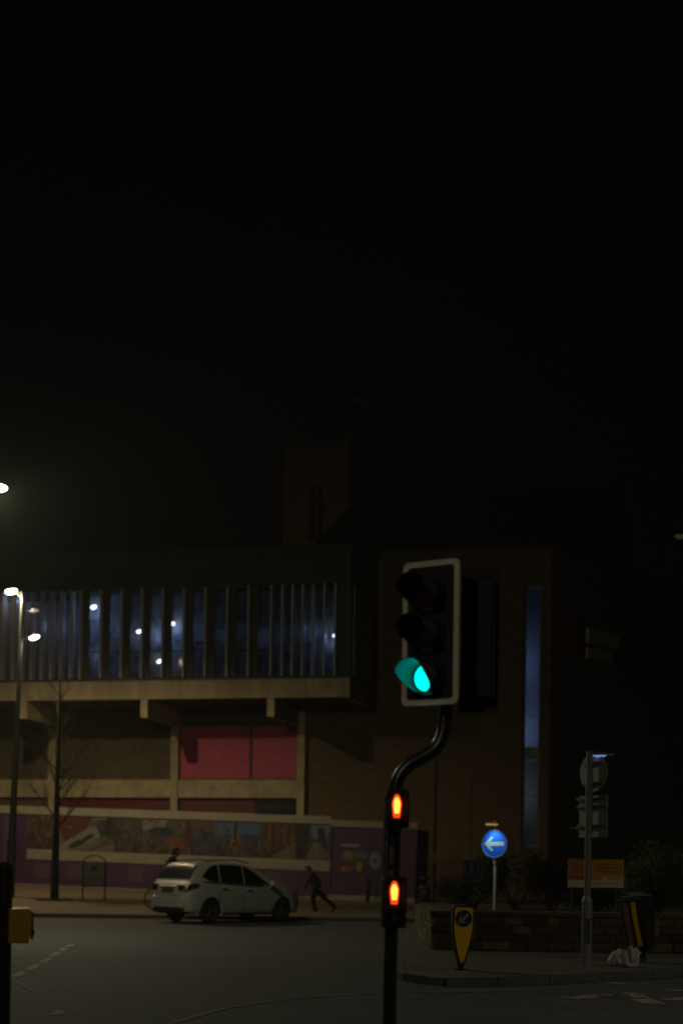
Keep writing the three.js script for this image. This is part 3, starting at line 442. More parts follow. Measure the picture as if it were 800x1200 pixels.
{
  const base = px => fac(px, 1032, HZ), hoard = thing('site_hoarding', 'long purple printed hoarding with photograph strip and pale rail before the hall', 'hoarding', toWorld(facS(205, HZ, 1000), 0.5, HZ), -ALPHA);
  const s0 = facS(205, HZ, 1000), X = px => facS(px, HZ, 1000) - s0, Y = (px, py) => facY(px, py, HZ) - 0.5;
  const yB = Y(200, 1043.5), yT = Y(200, 960), xL = X(-60), xR = X(386.5);
  const n = 14, boardW = (xR - xL) / n;
  for (let i = 0; i < n; i++) mesh('board', bx(xL + i * boardW + 0.006, xL + (i + 1) * boardW - 0.006, yB, yT, -0.05, 0), M.purple, hoard);
  mesh('top_rail', bx(xL, xR, yT + 0.003, Y(200, 950.5), -0.08, 0.05, 0.01), M.hoardWhite, hoard);
  mesh('white_strip', bx(X(31), xR - 0.02, Y(200, 1013.5), Y(200, 1001.5), 0.003, 0.018), M.hoardWhite, hoard);
  const cuts = [31, 66, 133, 165, 222, 262, 303, 345, 385.5], yP0 = Y(200, 1001.2), yP1 = Y(200, 961);
  for (let i = 0; i < 8; i++) { const a = X(cuts[i]) + 0.012, b = X(cuts[i + 1]) - 0.012; print('photo_print', b - a, yP1 - yP0 - 0.02, photoPicture(i, 40 + i), dim, [(a + b) / 2, (yP0 + yP1) / 2, 0.01], hoard); }
  const cap = []; const r = rng(8); for (const px of [42, 84, 150, 185, 240, 290, 330, 366]) for (let k = 0; k < 2; k++) { const a = X(px) + 0.1; cap.push(bx(a, a + 0.5 + r() * 0.4, Y(200, 1007 + k * 3), Y(200, 1006 + k * 3), 0.019, 0.022)); } mesh('caption', cap, std([0.2, 0.18, 0.15], 0.7), hoard);
  hoard.rotation.z = -0.026;
  for (const [a, b] of [[40, 58], [78, 118], [150, 168], [240, 262], [305, 330]]) mesh('pale_panel', bx(X(a), X(b), Y(200, 1036), Y(200, 1018), 0.003, 0.012), M.purplePale, hoard);
  mesh('pale_panel', bx(X(3), X(12), Y(8, 1015), Y(8, 962), 0.003, 0.012), M.purplePale, hoard);
  mesh('base_plinth', bx(xL, xR, yB - 0.35, yB - 0.003, -0.1, 0.07, 0.01), M.hoardWhite, hoard);

  const H2 = HZ + 0.7, h2 = thing('site_hoarding', 'plain dark purple hoarding panel with white top edge and small picture, beside the signal pole', 'hoarding', toWorld(facS(387, H2, 1000), 0.45, H2), -ALPHA), s2 = facS(387, H2, 1000), X2 = px => facS(px, H2, 1000) - s2, Y2 = py => facY(430, py, H2) - 0.45;
  for (const [a, b] of [[387, 436], [436.4, 485]]) mesh('board', bx(X2(a), X2(b), Y2(1049), Y2(969), -0.05, 0), M.purple, h2);
  mesh('top_rail', bx(X2(386), X2(487.5), Y2(969) + 0.003, Y2(961), -0.09, 0.06, 0.01), M.hoardWhite, h2);
  mesh('base_plinth', bx(X2(386), X2(487), Y2(1060), Y2(1049) - 0.003, -0.1, 0.08, 0.01), M.hoardWhite, h2);
  mesh('return_board', bx(X2(485) + 0.003, X2(486.5), Y2(1049), Y2(969), -2.5, 0), M.purple, h2);
  mesh('edge_strip', bx(X2(386), X2(387) - 0.003, Y2(1049), Y2(969), -0.06, 0.03), M.purplePale, h2);
  const pic = canvasTex(256, 160, (g, w, h) => { g.fillStyle = '#3a3230'; g.fillRect(0, 0, w, h); const r = rng(77), b = (c, x, y, a, q) => { g.fillStyle = c; g.beginPath(); g.ellipse(x * w, y * h, a * w, q * h, 0, 0, 7); g.fill(); };
    g.fillStyle = '#55482e'; g.fillRect(0, 0, w * 0.38, h * 0.5); b('#7c6c48', 0.16, 0.2, 0.1, 0.15); b('#7a3826', 0.15, 0.8, 0.16, 0.14); b('#9a5a48', 0.06, 0.84, 0.05, 0.1); b('#8a6420', 0.45, 0.7, 0.08, 0.25); b('#4c5c78', 0.52, 0.2, 0.14, 0.16); b('#64707c', 0.84, 0.4, 0.14, 0.38); b('#2a3040', 0.84, 0.42, 0.04, 0.1); for (let i = 0; i < 900; i++) { g.fillStyle = r() < 0.5 ? 'rgba(0,0,0,.16)' : 'rgba(255,240,220,.07)'; g.fillRect(r() * w, r() * h, 3, 3); } });
  const xa = X2(399), xb = X2(446); print('photo_print', xb - xa, Y2(996) - Y2(1023), pic, { color: new THREE.Color().setRGB(1, 1, 1) }, [(xa + xb) / 2, (Y2(996) + Y2(1023)) / 2, 0.01], h2);
  h2.rotation.z = -0.026; const lt = [], r2 = rng(9); let x = X2(398); while (x < X2(419)) { const w = 0.05 + r2() * 0.05; lt.push(bx(x, x + w, Y2(992.2), Y2(988.6), 0.003, 0.02)); x += w + 0.025; } mesh('lettering', lt, std([0.28, 0.24, 0.27], 0.6), h2);
}

// ---------------------------------------------------------------- silver people carrier
function makeCar() {
  const t = thing('parked_car', 'silver white five-door hatchback car seen from behind at the kerb', 'car');
  const key = (tbl) => (u) => { for (let i = 0; i + 1 < tbl.length; i++) if (u <= tbl[i + 1][0]) { const [a, x] = tbl[i], [b, y] = tbl[i + 1]; const q = clamp((u - a) / (b - a), 0, 1), x0 = i ? tbl[i - 1] : tbl[i], x3 = tbl[i + 2] ?? tbl[i + 1]; const m0 = i ? (y - x0[1]) / (b - x0[0]) : (y - x) / (b - a), m1 = tbl[i + 2] ? (x3[1] - x) / (x3[0] - a) : (y - x) / (b - a), h = b - a; return (2 * q ** 3 - 3 * q * q + 1) * x + (q ** 3 - 2 * q * q + q) * h * m0 + (-2 * q ** 3 + 3 * q * q) * y + (q ** 3 - q * q) * h * m1; } return tbl.at(-1)[1]; };
  const L = 4.38, top = key([[0, 0.97], [0.06, 1.04], [0.14, 1.12], [0.42, 1.50], [0.62, 1.575], [1.0, 1.615], [1.5, 1.625], [2.0, 1.60], [2.4, 1.53], [2.75, 1.40], [3.1, 1.22], [3.4, 1.06], [3.7, 0.98], [4.0, 0.88], [4.22, 0.77], [4.33, 0.64], [L, 0.52]]);
  const belt = key([[0, 0.93], [0.3, 1.07], [1, 1.06], [2, 1.0], [3, 0.945], [3.45, 0.90], [4, 0.78], [4.33, 0.56], [L, 0.48]]);
  const half = key([[0, 0.70], [0.06, 0.77], [0.2, 0.85], [0.5, 0.895], [1, 0.91], [2.6, 0.91], [3.4, 0.905], [3.8, 0.895], [4.1, 0.83], [4.28, 0.69], [L, 0.46]]);
  const sill = key([[0, 0.34], [0.3, 0.27], [0.8, 0.22], [3.4, 0.22], [4.1, 0.25], [L, 0.32]]);
  const UW = [0.86, 3.51], RA = 0.365, WY = 0.325;
  const low = u => { let y = sill(u); for (const c of UW) { const q = RA * RA - (u - c) ** 2; if (q > 0) y = Math.max(y, WY + Math.sqrt(q)); } return y; };
  const S = (u, v, side) => { // v 0..7 round the section from sill to roof centre
    const y0 = sill(u), b = Math.min(belt(u), top(u) - 0.03), y2 = top(u), w = half(u), g = y2 - b, wr = Math.max(0.3 * w, w * 0.955 - 0.30 * g);
    const c = [[y0, w * 0.93], [y0 + 0.14, w * 0.985], [lerp(y0, b, 0.6), w], [b, w * 0.962], [lerp(b, y2, 0.5), lerp(w * 0.962, wr, 0.42)], [lerp(b, y2, 0.88), wr], [lerp(b, y2, 0.98), wr * 0.62], [y2, 0]];
    const i = Math.min(6, Math.floor(v)), q = v - i, P = k => c[clamp(k, 0, 7)], cr = k => { const p0 = P(i - 1)[k], p1 = P(i)[k], p2 = P(i + 1)[k], p3 = P(i + 2)[k]; return 0.5 * (2 * p1 + (p2 - p0) * q + (2 * p0 - 5 * p1 + 4 * p2 - p3) * q * q + (3 * p1 - p0 - 3 * p2 + p3) * q ** 3); };
    return new THREE.Vector3(u, Math.max(cr(0), v < 3 ? low(u) : 0), side * Math.max(0, cr(1)));
  };
  const grid = (us, vs, side, off = 0) => { // a piece of the skin, pushed out by off
    const pos = [], idx = [], n = vs.length;
    for (const u of us) vs.forEach(f => { const v = typeof f === 'function' ? f(u) : f, p = S(u, v, side); if (off) { const e = 0.02, a = S(Math.min(L, u + e), v, side).sub(S(Math.max(0, u - e), v, side)), b = S(u, Math.min(7, v + e), side).sub(S(u, Math.max(0, v - e), side)), nn = a.cross(b).normalize(); if (nn.z * side < 0 && v < 5.5 || v >= 5.5 && nn.y < 0) nn.negate(); p.addScaledVector(nn, off); } pos.push(p.x, p.y, p.z); });
    for (let i = 0; i + 1 < us.length; i++) for (let j = 0; j + 1 < n; j++) { const a = i * n + j; side > 0 ? idx.push(a, a + n, a + 1, a + 1, a + n, a + n + 1) : idx.push(a, a + 1, a + n, a + 1, a + n + 1, a + n); }
    const g = new THREE.BufferGeometry(); g.setAttribute('position', new THREE.Float32BufferAttribute(pos, 3)); g.setIndex(idx); g.computeVertexNormals(); return g;
  };
  const range = (a, b, n) => Array.from({ length: n + 1 }, (_, i) => lerp(a, b, i / n));
  const us = [...range(0, 0.5, 24), ...range(0.52, 4.38, 110)], vs = range(0, 7, 56);
  const paint = phys([0.53, 0.525, 0.485], 0.34, { metalness: 0.25, clearcoat: 1, clearcoatRoughness: 0.06 }), glass = phys([0.006, 0.007, 0.008], 0.06, { clearcoat: 1, clearcoatRoughness: 0.03 }), trim = std([0.012, 0.012, 0.012], 0.6);
  const cap = u => { const pos = [], idx = [], n = 30; for (const s of [1, -1]) for (let j = 0; j <= n; j++) { const p = S(u, 7 * j / n, s); pos.push(p.x, p.y, p.z, p.x, p.y, 0); } for (let h = 0; h < 2; h++) for (let j = 0; j < n; j++) { const a = (h * (n + 1) + j) * 2; idx.push(a, a + 1, a + 2, a + 1, a + 3, a + 2); } const g = new THREE.BufferGeometry(); g.setAttribute('position', new THREE.Float32BufferAttribute(pos, 3)); g.setIndex(idx); g.computeVertexNormals(); return g; };
  const skin = mergeVertices(flat([grid(us, vs, 1), grid(us, vs, -1)].map(g => (g.deleteAttribute('normal'), g.setAttribute('normal', new THREE.BufferAttribute(new Float32Array(g.attributes.position.count * 3), 3)), g))), 1e-4); skin.computeVertexNormals();
  mesh('body', [skin, cap(0), cap(L)], paint, t);
  mesh('underbody', [bx(0.15, 4.15, 0.24, 0.5, -0.72, 0.72), bx(0.5, 1.25, 0.3, 0.72, -0.62, 0.62), bx(3.1, 3.95, 0.3, 0.72, -0.62, 0.62)], trim, t);
  const S1 = range(0, 1, 10);
  for (const s of [1, -1]) {
    const win = (a, b, lo, hi) => grid(range(a, b, 24), S1.map(q => u => lerp(lo(u), hi(u), q)), s, 0.008);
    const loV = u => 3.08 + 0.5 * Math.max(0, (0.95 - u) / 0.45) ** 2, hiV = u => Math.max(loV(u) + 0.02, 4.80 - 1.75 * Math.max(0, (u - 2.05) / 1.05) ** 1.6 - 1.5 * Math.max(0, (1.1 - u) / 0.6) ** 1.7);
    mesh('side_window', win(0.50, 1.14, loV, hiV), glass, t); mesh('side_window', win(1.19, 2.02, loV, hiV), glass, t); mesh('side_window', win(2.07, 3.12, loV, hiV), glass, t);
    mesh('window_trim', grid(range(0.55, 3.2, 40), [2.93, 2.98, 3.03], s, 0.012), std([0.5, 0.5, 0.5], 0.18, { metalness: 1 }), t);
    mesh('lower_trim', grid(range(1.26, 3.1, 20), range(0, 0.55, 4), s, 0.01), trim, t);
    mesh('tail_light', [grid(range(0.03, 0.42, 12), S1.map(q => u => lerp(2.35 + 0.2 * (u / 0.42), 3.02 - 0.22 * (u / 0.42), q)), s, 0.012), bx(-0.02, 0.03, 0.84, 1.01, s * 0.58 - 0.16, s * 0.58 + 0.13, 0.02)], phys([0.085, 0.012, 0.009], 0.12, { clearcoat: 1, clearcoatRoughness: 0.03 }), t);
    mesh('headlight', grid(range(3.85, 4.25, 10), range(2.2, 2.95, 5), s, 0.01), phys([0.35, 0.36, 0.38], 0.1, { clearcoat: 1 }), t);
    for (const u of [1.18, 2.08]) { const p = S(u, 2.62, s); const h = mesh('door_handle', bx(p.x + 0.02, p.x + 0.22, p.y - 0.015, p.y + 0.015, p.z - 0.02, p.z + s * 0.035 + 0.02, 0.01), paint, t); }
    mesh('door_seam', [1.16, 2.04, 3.10].map(u => grid([u - 0.006, u + 0.006], range(0.4, 2.9, 14), s, 0.004)), trim, t);
    const mir = new THREE.SphereGeometry(0.5, 16, 10); mir.scale(0.14, 0.16, 0.22); mir.translate(2.98, 1.03, s * 1.01); mesh('door_mirror', [mir, bx(2.96, 3.04, 0.94, 0.99, s * 0.93 - 0.06, s * 0.93 + 0.06)], paint, t);
    mesh('roof_rail', tube([[0.75, 1.60, s * 0.60], [1.2, 1.645, s * 0.615], [2.0, 1.64, s * 0.615], [2.4, 1.57, s * 0.61]], 0.016, 8), std([0.3, 0.3, 0.3], 0.3, { metalness: 0.8 }), t);
    mesh('fog_reflector', bx(-0.025, 0, 0.46, 0.51, s * 0.55 - 0.09, s * 0.55 + 0.09, 0.01), phys([0.2, 0.01, 0.01], 0.2), t);
  }
  mesh('rear_window', [1, -1].map(s => grid(range(0.165, 0.47, 14), range(4.9, 7, 14), s, 0.01)), phys([0.006, 0.007, 0.008], 0.3), t);
  mesh('windscreen', [1, -1].map(s => grid(range(2.56, 3.30, 14), range(5.0, 7, 14), s, 0.01)), glass, t);
  const sp = mesh('roof_spoiler', [1, -1].map(s => grid(range(0.45, 0.66, 8), range(5.1, 7, 10), s, 0.022)), paint, t);
  mesh('bumper', [bx(-0.04, 0.12, 0.27, 0.40, -0.70, 0.70, 0.04)], trim, t);
  mesh('bumper_cover', bx(-0.05, 0.12, 0.39, 0.70, -0.735, 0.735, 0.06), paint, t);
  mesh('tailgate_panel', bx(-0.02, 0.05, 0.70, 0.97, -0.52, 0.52, 0.015), paint, t);
  mesh('number_plate', bx(-0.035, -0.02, 0.79, 0.90, -0.26, 0.26, 0.005), std([0.10, 0.072, 0.014], 0.5), t);
  mesh('plate_recess', bx(-0.028, 0, 0.905, 0.945, -0.32, 0.32, 0.01), trim, t);
  mesh('rear_wiper', cyl(0.012, 0.01, [0.16, 1.14, 0], [0.30, 1.30, 0.34], 6), trim, t);
  const ty = new THREE.TorusGeometry(0.245, 0.09, 14, 40); ty.scale(1, 1, 1.25);
  const tyreM = std([0.010, 0.010, 0.010], 0.9), rimM = std([0.16, 0.16, 0.16], 0.35, { metalness: 0.8 });
  const sp5 = []; for (let k = 0; k < 5; k++) { const g = bx(-0.035, 0.035, 0.02, 0.2, 0.05, 0.085, 0.012); g.rotateZ(k * 2 * Math.PI / 5); sp5.push(g); }
  const rimG = flat([...sp5, cyl(0.05, 0.05, [0, 0, 0.04], [0, 0, 0.095]), new THREE.TorusGeometry(0.205, 0.022, 10, 36).translate(0, 0, 0.06)]);
  const disc = cyl(0.19, 0.19, [0, 0, -0.04], [0, 0, 0.01], 24);
  for (const u of UW) for (const s of [1, -1]) { const w = new THREE.Group(); w.name = 'wheel'; w.position.set(u, WY, s * 0.775); if (s < 0) w.rotation.y = Math.PI; t.add(w); mesh('tyre', ty, tyreM, w); mesh('rim', rimG, rimM, w); mesh('brake_disc', disc, trim, w); }
  return t;
}
{
  const car = makeCar(), yaw = 42 * Math.PI / 180;
  car.rotation.y = yaw; car.scale.set(0.95, 1.045, 0.98);                                             // local x (forward) points right and away
  const rearWheel = onGround(250, 1082.5), off = new THREE.Vector3(0.86, 0, 0.9).applyAxisAngle(new THREE.Vector3(0, 1, 0), yaw);
  car.position.copy(rearWheel).sub(off).setY(0.004);
}

// ---------------------------------------------------------------- people
function surface(fn, lo, hi, cell) { // the zero surface of a distance field inside a box
  const size = Math.max(hi[0] - lo[0], hi[1] - lo[1], hi[2] - lo[2]), n = Math.ceil(size / cell) + 4, c = [0, 1, 2].map(k => (lo[k] + hi[k]) / 2), h = n * cell / 2;
  const mc = new MarchingCubes(n, undefined, false, false, 200000); mc.isolation = 0;
  for (let z = 0; z < n; z++) for (let y = 0; y < n; y++) for (let x = 0; x < n; x++) {
    const p = [c[0] + (x - n / 2) / (n / 2) * h, c[1] + (y - n / 2) / (n / 2) * h, c[2] + (z - n / 2) / (n / 2) * h];
    mc.field[x + y * n + z * n * n] = (p[0] < lo[0] || p[1] < lo[1] || p[2] < lo[2] || p[0] > hi[0] || p[1] > hi[1] || p[2] > hi[2]) ? -1 : -fn(p[0], p[1], p[2]);
  }
  mc.update();
  const g = new THREE.BufferGeometry(), P = mc.positionArray.slice(0, mc.count * 3), N = mc.normalArray.slice(0, mc.count * 3);
  for (let i = 0; i < P.length; i += 3) for (let k = 0; k < 3; k++) P[i + k] = c[k] + P[i + k] * h;
  g.setAttribute('position', new THREE.BufferAttribute(P, 3)); g.setAttribute('normal', new THREE.BufferAttribute(N, 3));
  const m = mergeVertices(flat([g]), 1e-5); m.computeVertexNormals(); return m;
}
const capsule = (x, y, z, a, b, ra, rb) => { const dx = b[0] - a[0], dy = b[1] - a[1], dz = b[2] - a[2], ex = x - a[0], ey = y - a[1], ez = z - a[2], t = clamp((ex * dx + ey * dy + ez * dz) / (dx * dx + dy * dy + dz * dz || 1), 0, 1); return Math.hypot(ex - dx * t, ey - dy * t, ez - dz * t) - lerp(ra, rb, t); };
const field = (bones, k) => (x, y, z) => { let s = 9; for (const [a, b, ra, rb] of bones) { const d = capsule(x, y, z, a, b, ra, rb), h = clamp(0.5 + 0.5 * (s - d) / k, 0, 1); s = lerp(s, d, h) - k * h * (1 - h); } return s; };
const boundsOf = (bones, pad) => { const lo = [9, 9, 9], hi = [-9, -9, -9]; for (const [a, b, ra, rb] of bones) for (const p of [a, b]) for (let k = 0; k < 3; k++) { lo[k] = Math.min(lo[k], p[k] - Math.max(ra, rb) - pad); hi[k] = Math.max(hi[k], p[k] + Math.max(ra, rb) + pad); } return [lo, hi]; };
const mesher = (bones, k, cell) => surface(field(bones, k), ...boundsOf(bones, 0.03), cell);
function person(label, J, colours, p, turn) { // J: joints with x forward, y up, z to the person's right
  const t = thing('person', label, 'person', p, turn), V = a => new THREE.Vector3(...a), mid = (a, b, q) => a.map((x, i) => lerp(x, b[i], q));
  const skin = std([0.20, 0.12, 0.08], 0.7), jacket = std(colours.jacket, 0.9), trouser = std(colours.trousers, 0.9), hairM = std(colours.hair, 0.85), shoe = std([0.012, 0.012, 0.012], 0.6);
  const body = [[J.pelvis, J.chest, 0.115, 0.125], [J.chest, J.neck, 0.12, 0.055], [J.neck, J.head, 0.052, 0.055]];
  for (const s of [0, 1]) body.push([J.chest, J.sh[s], 0.10, 0.058], [J.sh[s], J.el[s], 0.052, 0.040], [J.el[s], J.wr[s], 0.040, 0.026], [J.pelvis, J.hip[s], 0.10, 0.095], [J.hip[s], J.kn[s], 0.085, 0.055], [J.kn[s], J.an[s], 0.055, 0.036], [J.an[s], J.toe[s], 0.038, 0.03]);
  // head: skull, jaw, nose, ears, brow and lips in a frame of its own
  const f = V(J.look).normalize(), up = V(J.head).sub(V(J.neck)).normalize(), rt = f.clone().cross(up).normalize(), u2 = rt.clone().cross(f).normalize(), H = (a, b, c) => V(J.head).addScaledVector(f, a).addScaledVector(u2, b).addScaledVector(rt, c).toArray();
  const head = [[H(-0.02, 0.05, 0), H(-0.03, 0.03, 0), 0.083, 0.085], [H(0.03, 0.02, 0), H(0.05, -0.085, 0), 0.066, 0.036], [H(0.085, 0.015, 0), H(0.102, -0.02, 0), 0.011, 0.015], [H(0, 0.0, 0.075), H(-0.005, 0.03, 0.08), 0.013, 0.017], [H(0, 0.0, -0.075), H(-0.005, 0.03, -0.08), 0.013, 0.017], [H(0.078, 0.035, -0.035), H(0.078, 0.035, 0.035), 0.012, 0.012], [H(0.08, -0.05, -0.018), H(0.08, -0.05, 0.018), 0.010, 0.010], [H(-0.02, -0.06, 0), J.neck, 0.05, 0.052]];
  const geos = [mesher(body, 0.05, 0.014), mesher(head, 0.018, 0.005)];
  for (const s of [0, 1]) { // hands with five bent fingers
    const w = V(J.wr[s]), d = w.clone().sub(V(J.el[s])).normalize(), side = new THREE.Vector3(1, 0, 0).addScaledVector(d, -d.x).normalize(), pl = d.clone().cross(side).normalize().multiplyScalar(s ? 1 : -1), q = (a, b, c) => w.clone().addScaledVector(d, a).addScaledVector(side, b).addScaledVector(pl, c).toArray();
    const hb = [[q(-0.02, 0, 0), q(0.03, 0, 0), 0.024, 0.028], [q(0.03, 0.018, 0), q(0.08, 0.026, 0.002), 0.018, 0.014], [q(0.03, -0.018, 0), q(0.076, -0.026, 0.002), 0.018, 0.013]];
    [[0.030, 0.070], [0.010, 0.078], [-0.010, 0.072], [-0.029, 0.056]].forEach(([o, l]) => hb.push([q(0.08, o, 0), q(0.08 + l * 0.5, o * 1.05, -0.008), 0.0095, 0.009], [q(0.08 + l * 0.5, o * 1.05, -0.008), q(0.08 + l * 0.85, o * 1.02, -0.03), 0.009, 0.0075]));
    hb.push([q(0.015, 0.022, -0.004), q(0.05, 0.052, -0.014), 0.012, 0.010], [q(0.05, 0.052, -0.014), q(0.082, 0.055, -0.026), 0.010, 0.008]);
    geos.push(mesher(hb, 0.008, 0.0035));
  }
  mesh('body', geos, skin, t);
  for (const sgn of [1, -1]) { const e = new THREE.SphereGeometry(0.0125, 10, 8); e.translate(...H(0.077, 0.012, sgn * 0.032)); mesh('eye', e, std([0.12, 0.11, 0.10], 0.3), t); }
  const grow = (b, r) => b.map(([a, c, ra, rb]) => [a, c, ra + r, rb + r]);
  const jk = [[J.pelvis, J.chest, 0.145, 0.15], [J.chest, mid(J.chest, J.neck, 0.8), 0.14, 0.075]]; for (const s of [0, 1]) jk.push([J.chest, J.sh[s], 0.12, 0.078], [J.sh[s], J.el[s], 0.072, 0.058], [J.el[s], mid(J.el[s], J.wr[s], 0.93), 0.056, 0.043], [J.pelvis, mid(J.pelvis, J.hip[s], 1), 0.14, 0.115]);
  mesh('jacket', mesher(jk, 0.05, 0.014), jacket, t);
  const tr = []; for (const s of [0, 1]) tr.push([J.pelvis, J.hip[s], 0.12, 0.11], [J.hip[s], J.kn[s], 0.108, 0.078], [J.kn[s], mid(J.kn[s], J.an[s], 0.95), 0.076, 0.066]);
  mesh('trousers', mesher(tr, 0.04, 0.014), trouser, t);
  for (const s of [0, 1]) { const back = V(J.an[s]).addScaledVector(V(J.toe[s]).sub(V(J.an[s])).setY(0).normalize(), -0.04).toArray(); back[1] = J.an[s][1] - 0.035; mesh('shoe', mesher([[back, J.toe[s], 0.046, 0.036], [J.an[s], back, 0.05, 0.046]], 0.03, 0.01), shoe, t); }
  const hr = [[H(-0.03, 0.065, 0), H(-0.045, 0.02, 0), 0.086, 0.088], [H(0.0, 0.085, 0), H(0.04, 0.09, 0), 0.062, 0.045], [H(-0.06, -0.02, 0), H(-0.065, -0.05, 0), 0.065, 0.045]];
  mesh('hair', mesher(hr, 0.02, 0.007), hairM, t);
  return t;
}
{ // striding to the left, trailing leg stretched out behind
  const g = onGround(370, 1069.5, 0.12);
  person('person in dark trousers and grey jacket striding left before the hoarding', {
    pelvis: [0, 0.86, 0], chest: [0.12, 1.18, 0], neck: [0.20, 1.34, 0], head: [0.28, 1.42, 0], look: [1, -0.35, 0],
    sh: [[0.13, 1.29, -0.18], [0.16, 1.29, 0.18]], el: [[-0.07, 1.07, -0.24], [0.27, 1.03, 0.23]], wr: [[-0.12, 0.84, -0.2], [0.38, 0.79, 0.2]],
    hip: [[0, 0.84, -0.09], [0.01, 0.84, 0.09]], kn: [[-0.26, 0.50, -0.09], [0.10, 0.45, 0.09]], an: [[-0.60, 0.22, -0.09], [0.02, 0.075, 0.09]], toe: [[-0.53, 0.06, -0.09], [0.17, 0.04, 0.1]],
  }, { jacket: [0.028, 0.022, 0.024], trousers: [0.006, 0.006, 0.007], hair: [0.02, 0.014, 0.01] }, [g.x, 0.12, g.z], Math.PI + 0.1).scale.setScalar(0.94);
}
function wheelOf(r) { const sp = []; for (let k = 0; k < 18; k++) { const a = k * Math.PI / 9; sp.push(cyl(0.0015, 0.0015, [0, 0, 0], [Math.cos(a) * r, Math.sin(a) * r, 0], 4)); } return sp; }
{ // cyclist, mostly hidden by the car
  const g = at(207, 1058, 47.6), y = groundY(47.6, g.x), P = [g.x - 0.1, y, g.z];
  const b = thing('bicycle', 'dark bicycle ridden behind the silver car, only its back wheel showing', 'bicycle', P, 0.05), fm = std([0.05, 0.012, 0.012], 0.4), R = 0.335;
  const ax = [-0.52, R, 0], bb = [-0.08, 0.29, 0], seat = [-0.24, 0.82, 0], hd = [0.34, 0.86, 0], fx = [0.52, R, 0];
  mesh('frame', [cyl(0.016, 0.016, bb, seat), cyl(0.018, 0.018, bb, hd), cyl(0.015, 0.015, [-0.215, 0.76, 0], hd), cyl(0.010, 0.010, ax, bb), cyl(0.009, 0.009, ax, [-0.21, 0.74, 0])], fm, b);
  mesh('fork', [cyl(0.014, 0.012, hd, fx), cyl(0.014, 0.014, hd, [0.30, 1.26, 0])], fm, b);
  mesh('handlebar', [tube([[0.42, 1.24, -0.28], [0.31, 1.26, -0.1], [0.31, 1.26, 0.1], [0.42, 1.24, 0.28]], 0.012)], M.black, b);
  const sd = new THREE.SphereGeometry(0.5, 16, 8); sd.scale(0.27, 0.07, 0.15); sd.translate(-0.26, 0.87, 0); mesh('saddle', sd, M.black, b);
  for (const c of [ax, fx]) { const w = new THREE.Group(); w.name = 'wheel'; w.position.set(...c); b.add(w); mesh('tyre', new THREE.TorusGeometry(R - 0.02, 0.02, 10, 48), std([0.012, 0.012, 0.012], 0.9), w); mesh('spoke', wheelOf(R - 0.03), M.grey, w); mesh('rim', new THREE.TorusGeometry(R - 0.045, 0.010, 8, 48), M.grey, w); }
  mesh('crank', [cyl(0.09, 0.09, [-0.08, 0.29, -0.03], [-0.08, 0.29, -0.04], 20), cyl(0.009, 0.009, [-0.08, 0.29, 0.05], [0.06, 0.2, 0.06]), cyl(0.009, 0.009, [-0.08, 0.29, -0.05], [-0.22, 0.38, -0.06])], M.black, b);
  mesh('pedal', [bx(0.01, 0.11, 0.19, 0.21, 0.06, 0.15)], M.black, b); mesh('pedal', [bx(-0.27, -0.17, 0.37, 0.39, -0.15, -0.06)], M.black, b);
  b.scale.setScalar(1.06); mesh('rear_reflector', bx(-0.60, -0.585, 0.55, 0.60, -0.03, 0.03, 0.004), phys([0.3, 0.02, 0.02], 0.2), b);
  person('dark clad cyclist bent over the handlebar behind the silver car roof', {
    pelvis: [-0.24, 0.98, 0], chest: [-0.08, 1.38, 0], neck: [0.0, 1.57, 0], head: [0.06, 1.69, 0], look: [1, -0.05, 0],
    sh: [[-0.05, 1.50, -0.18], [-0.05, 1.50, 0.18]], el: [[0.22, 1.30, -0.24], [0.22, 1.30, 0.24]], wr: [[0.42, 1.30, -0.25], [0.42, 1.30, 0.25]],
    hip: [[-0.22, 0.95, -0.09], [-0.22, 0.95, 0.09]], kn: [[0.16, 0.80, -0.10], [0.18, 0.62, 0.10]], an: [[-0.22, 0.47, -0.11], [0.02, 0.30, 0.11]], toe: [[-0.12, 0.41, -0.11], [0.12, 0.235, 0.11]],
  }, { jacket: [0.014, 0.014, 0.016], trousers: [0.012, 0.012, 0.014], hair: [0.02, 0.012, 0.008] }, P, 0.05).scale.setScalar(1.06);
}

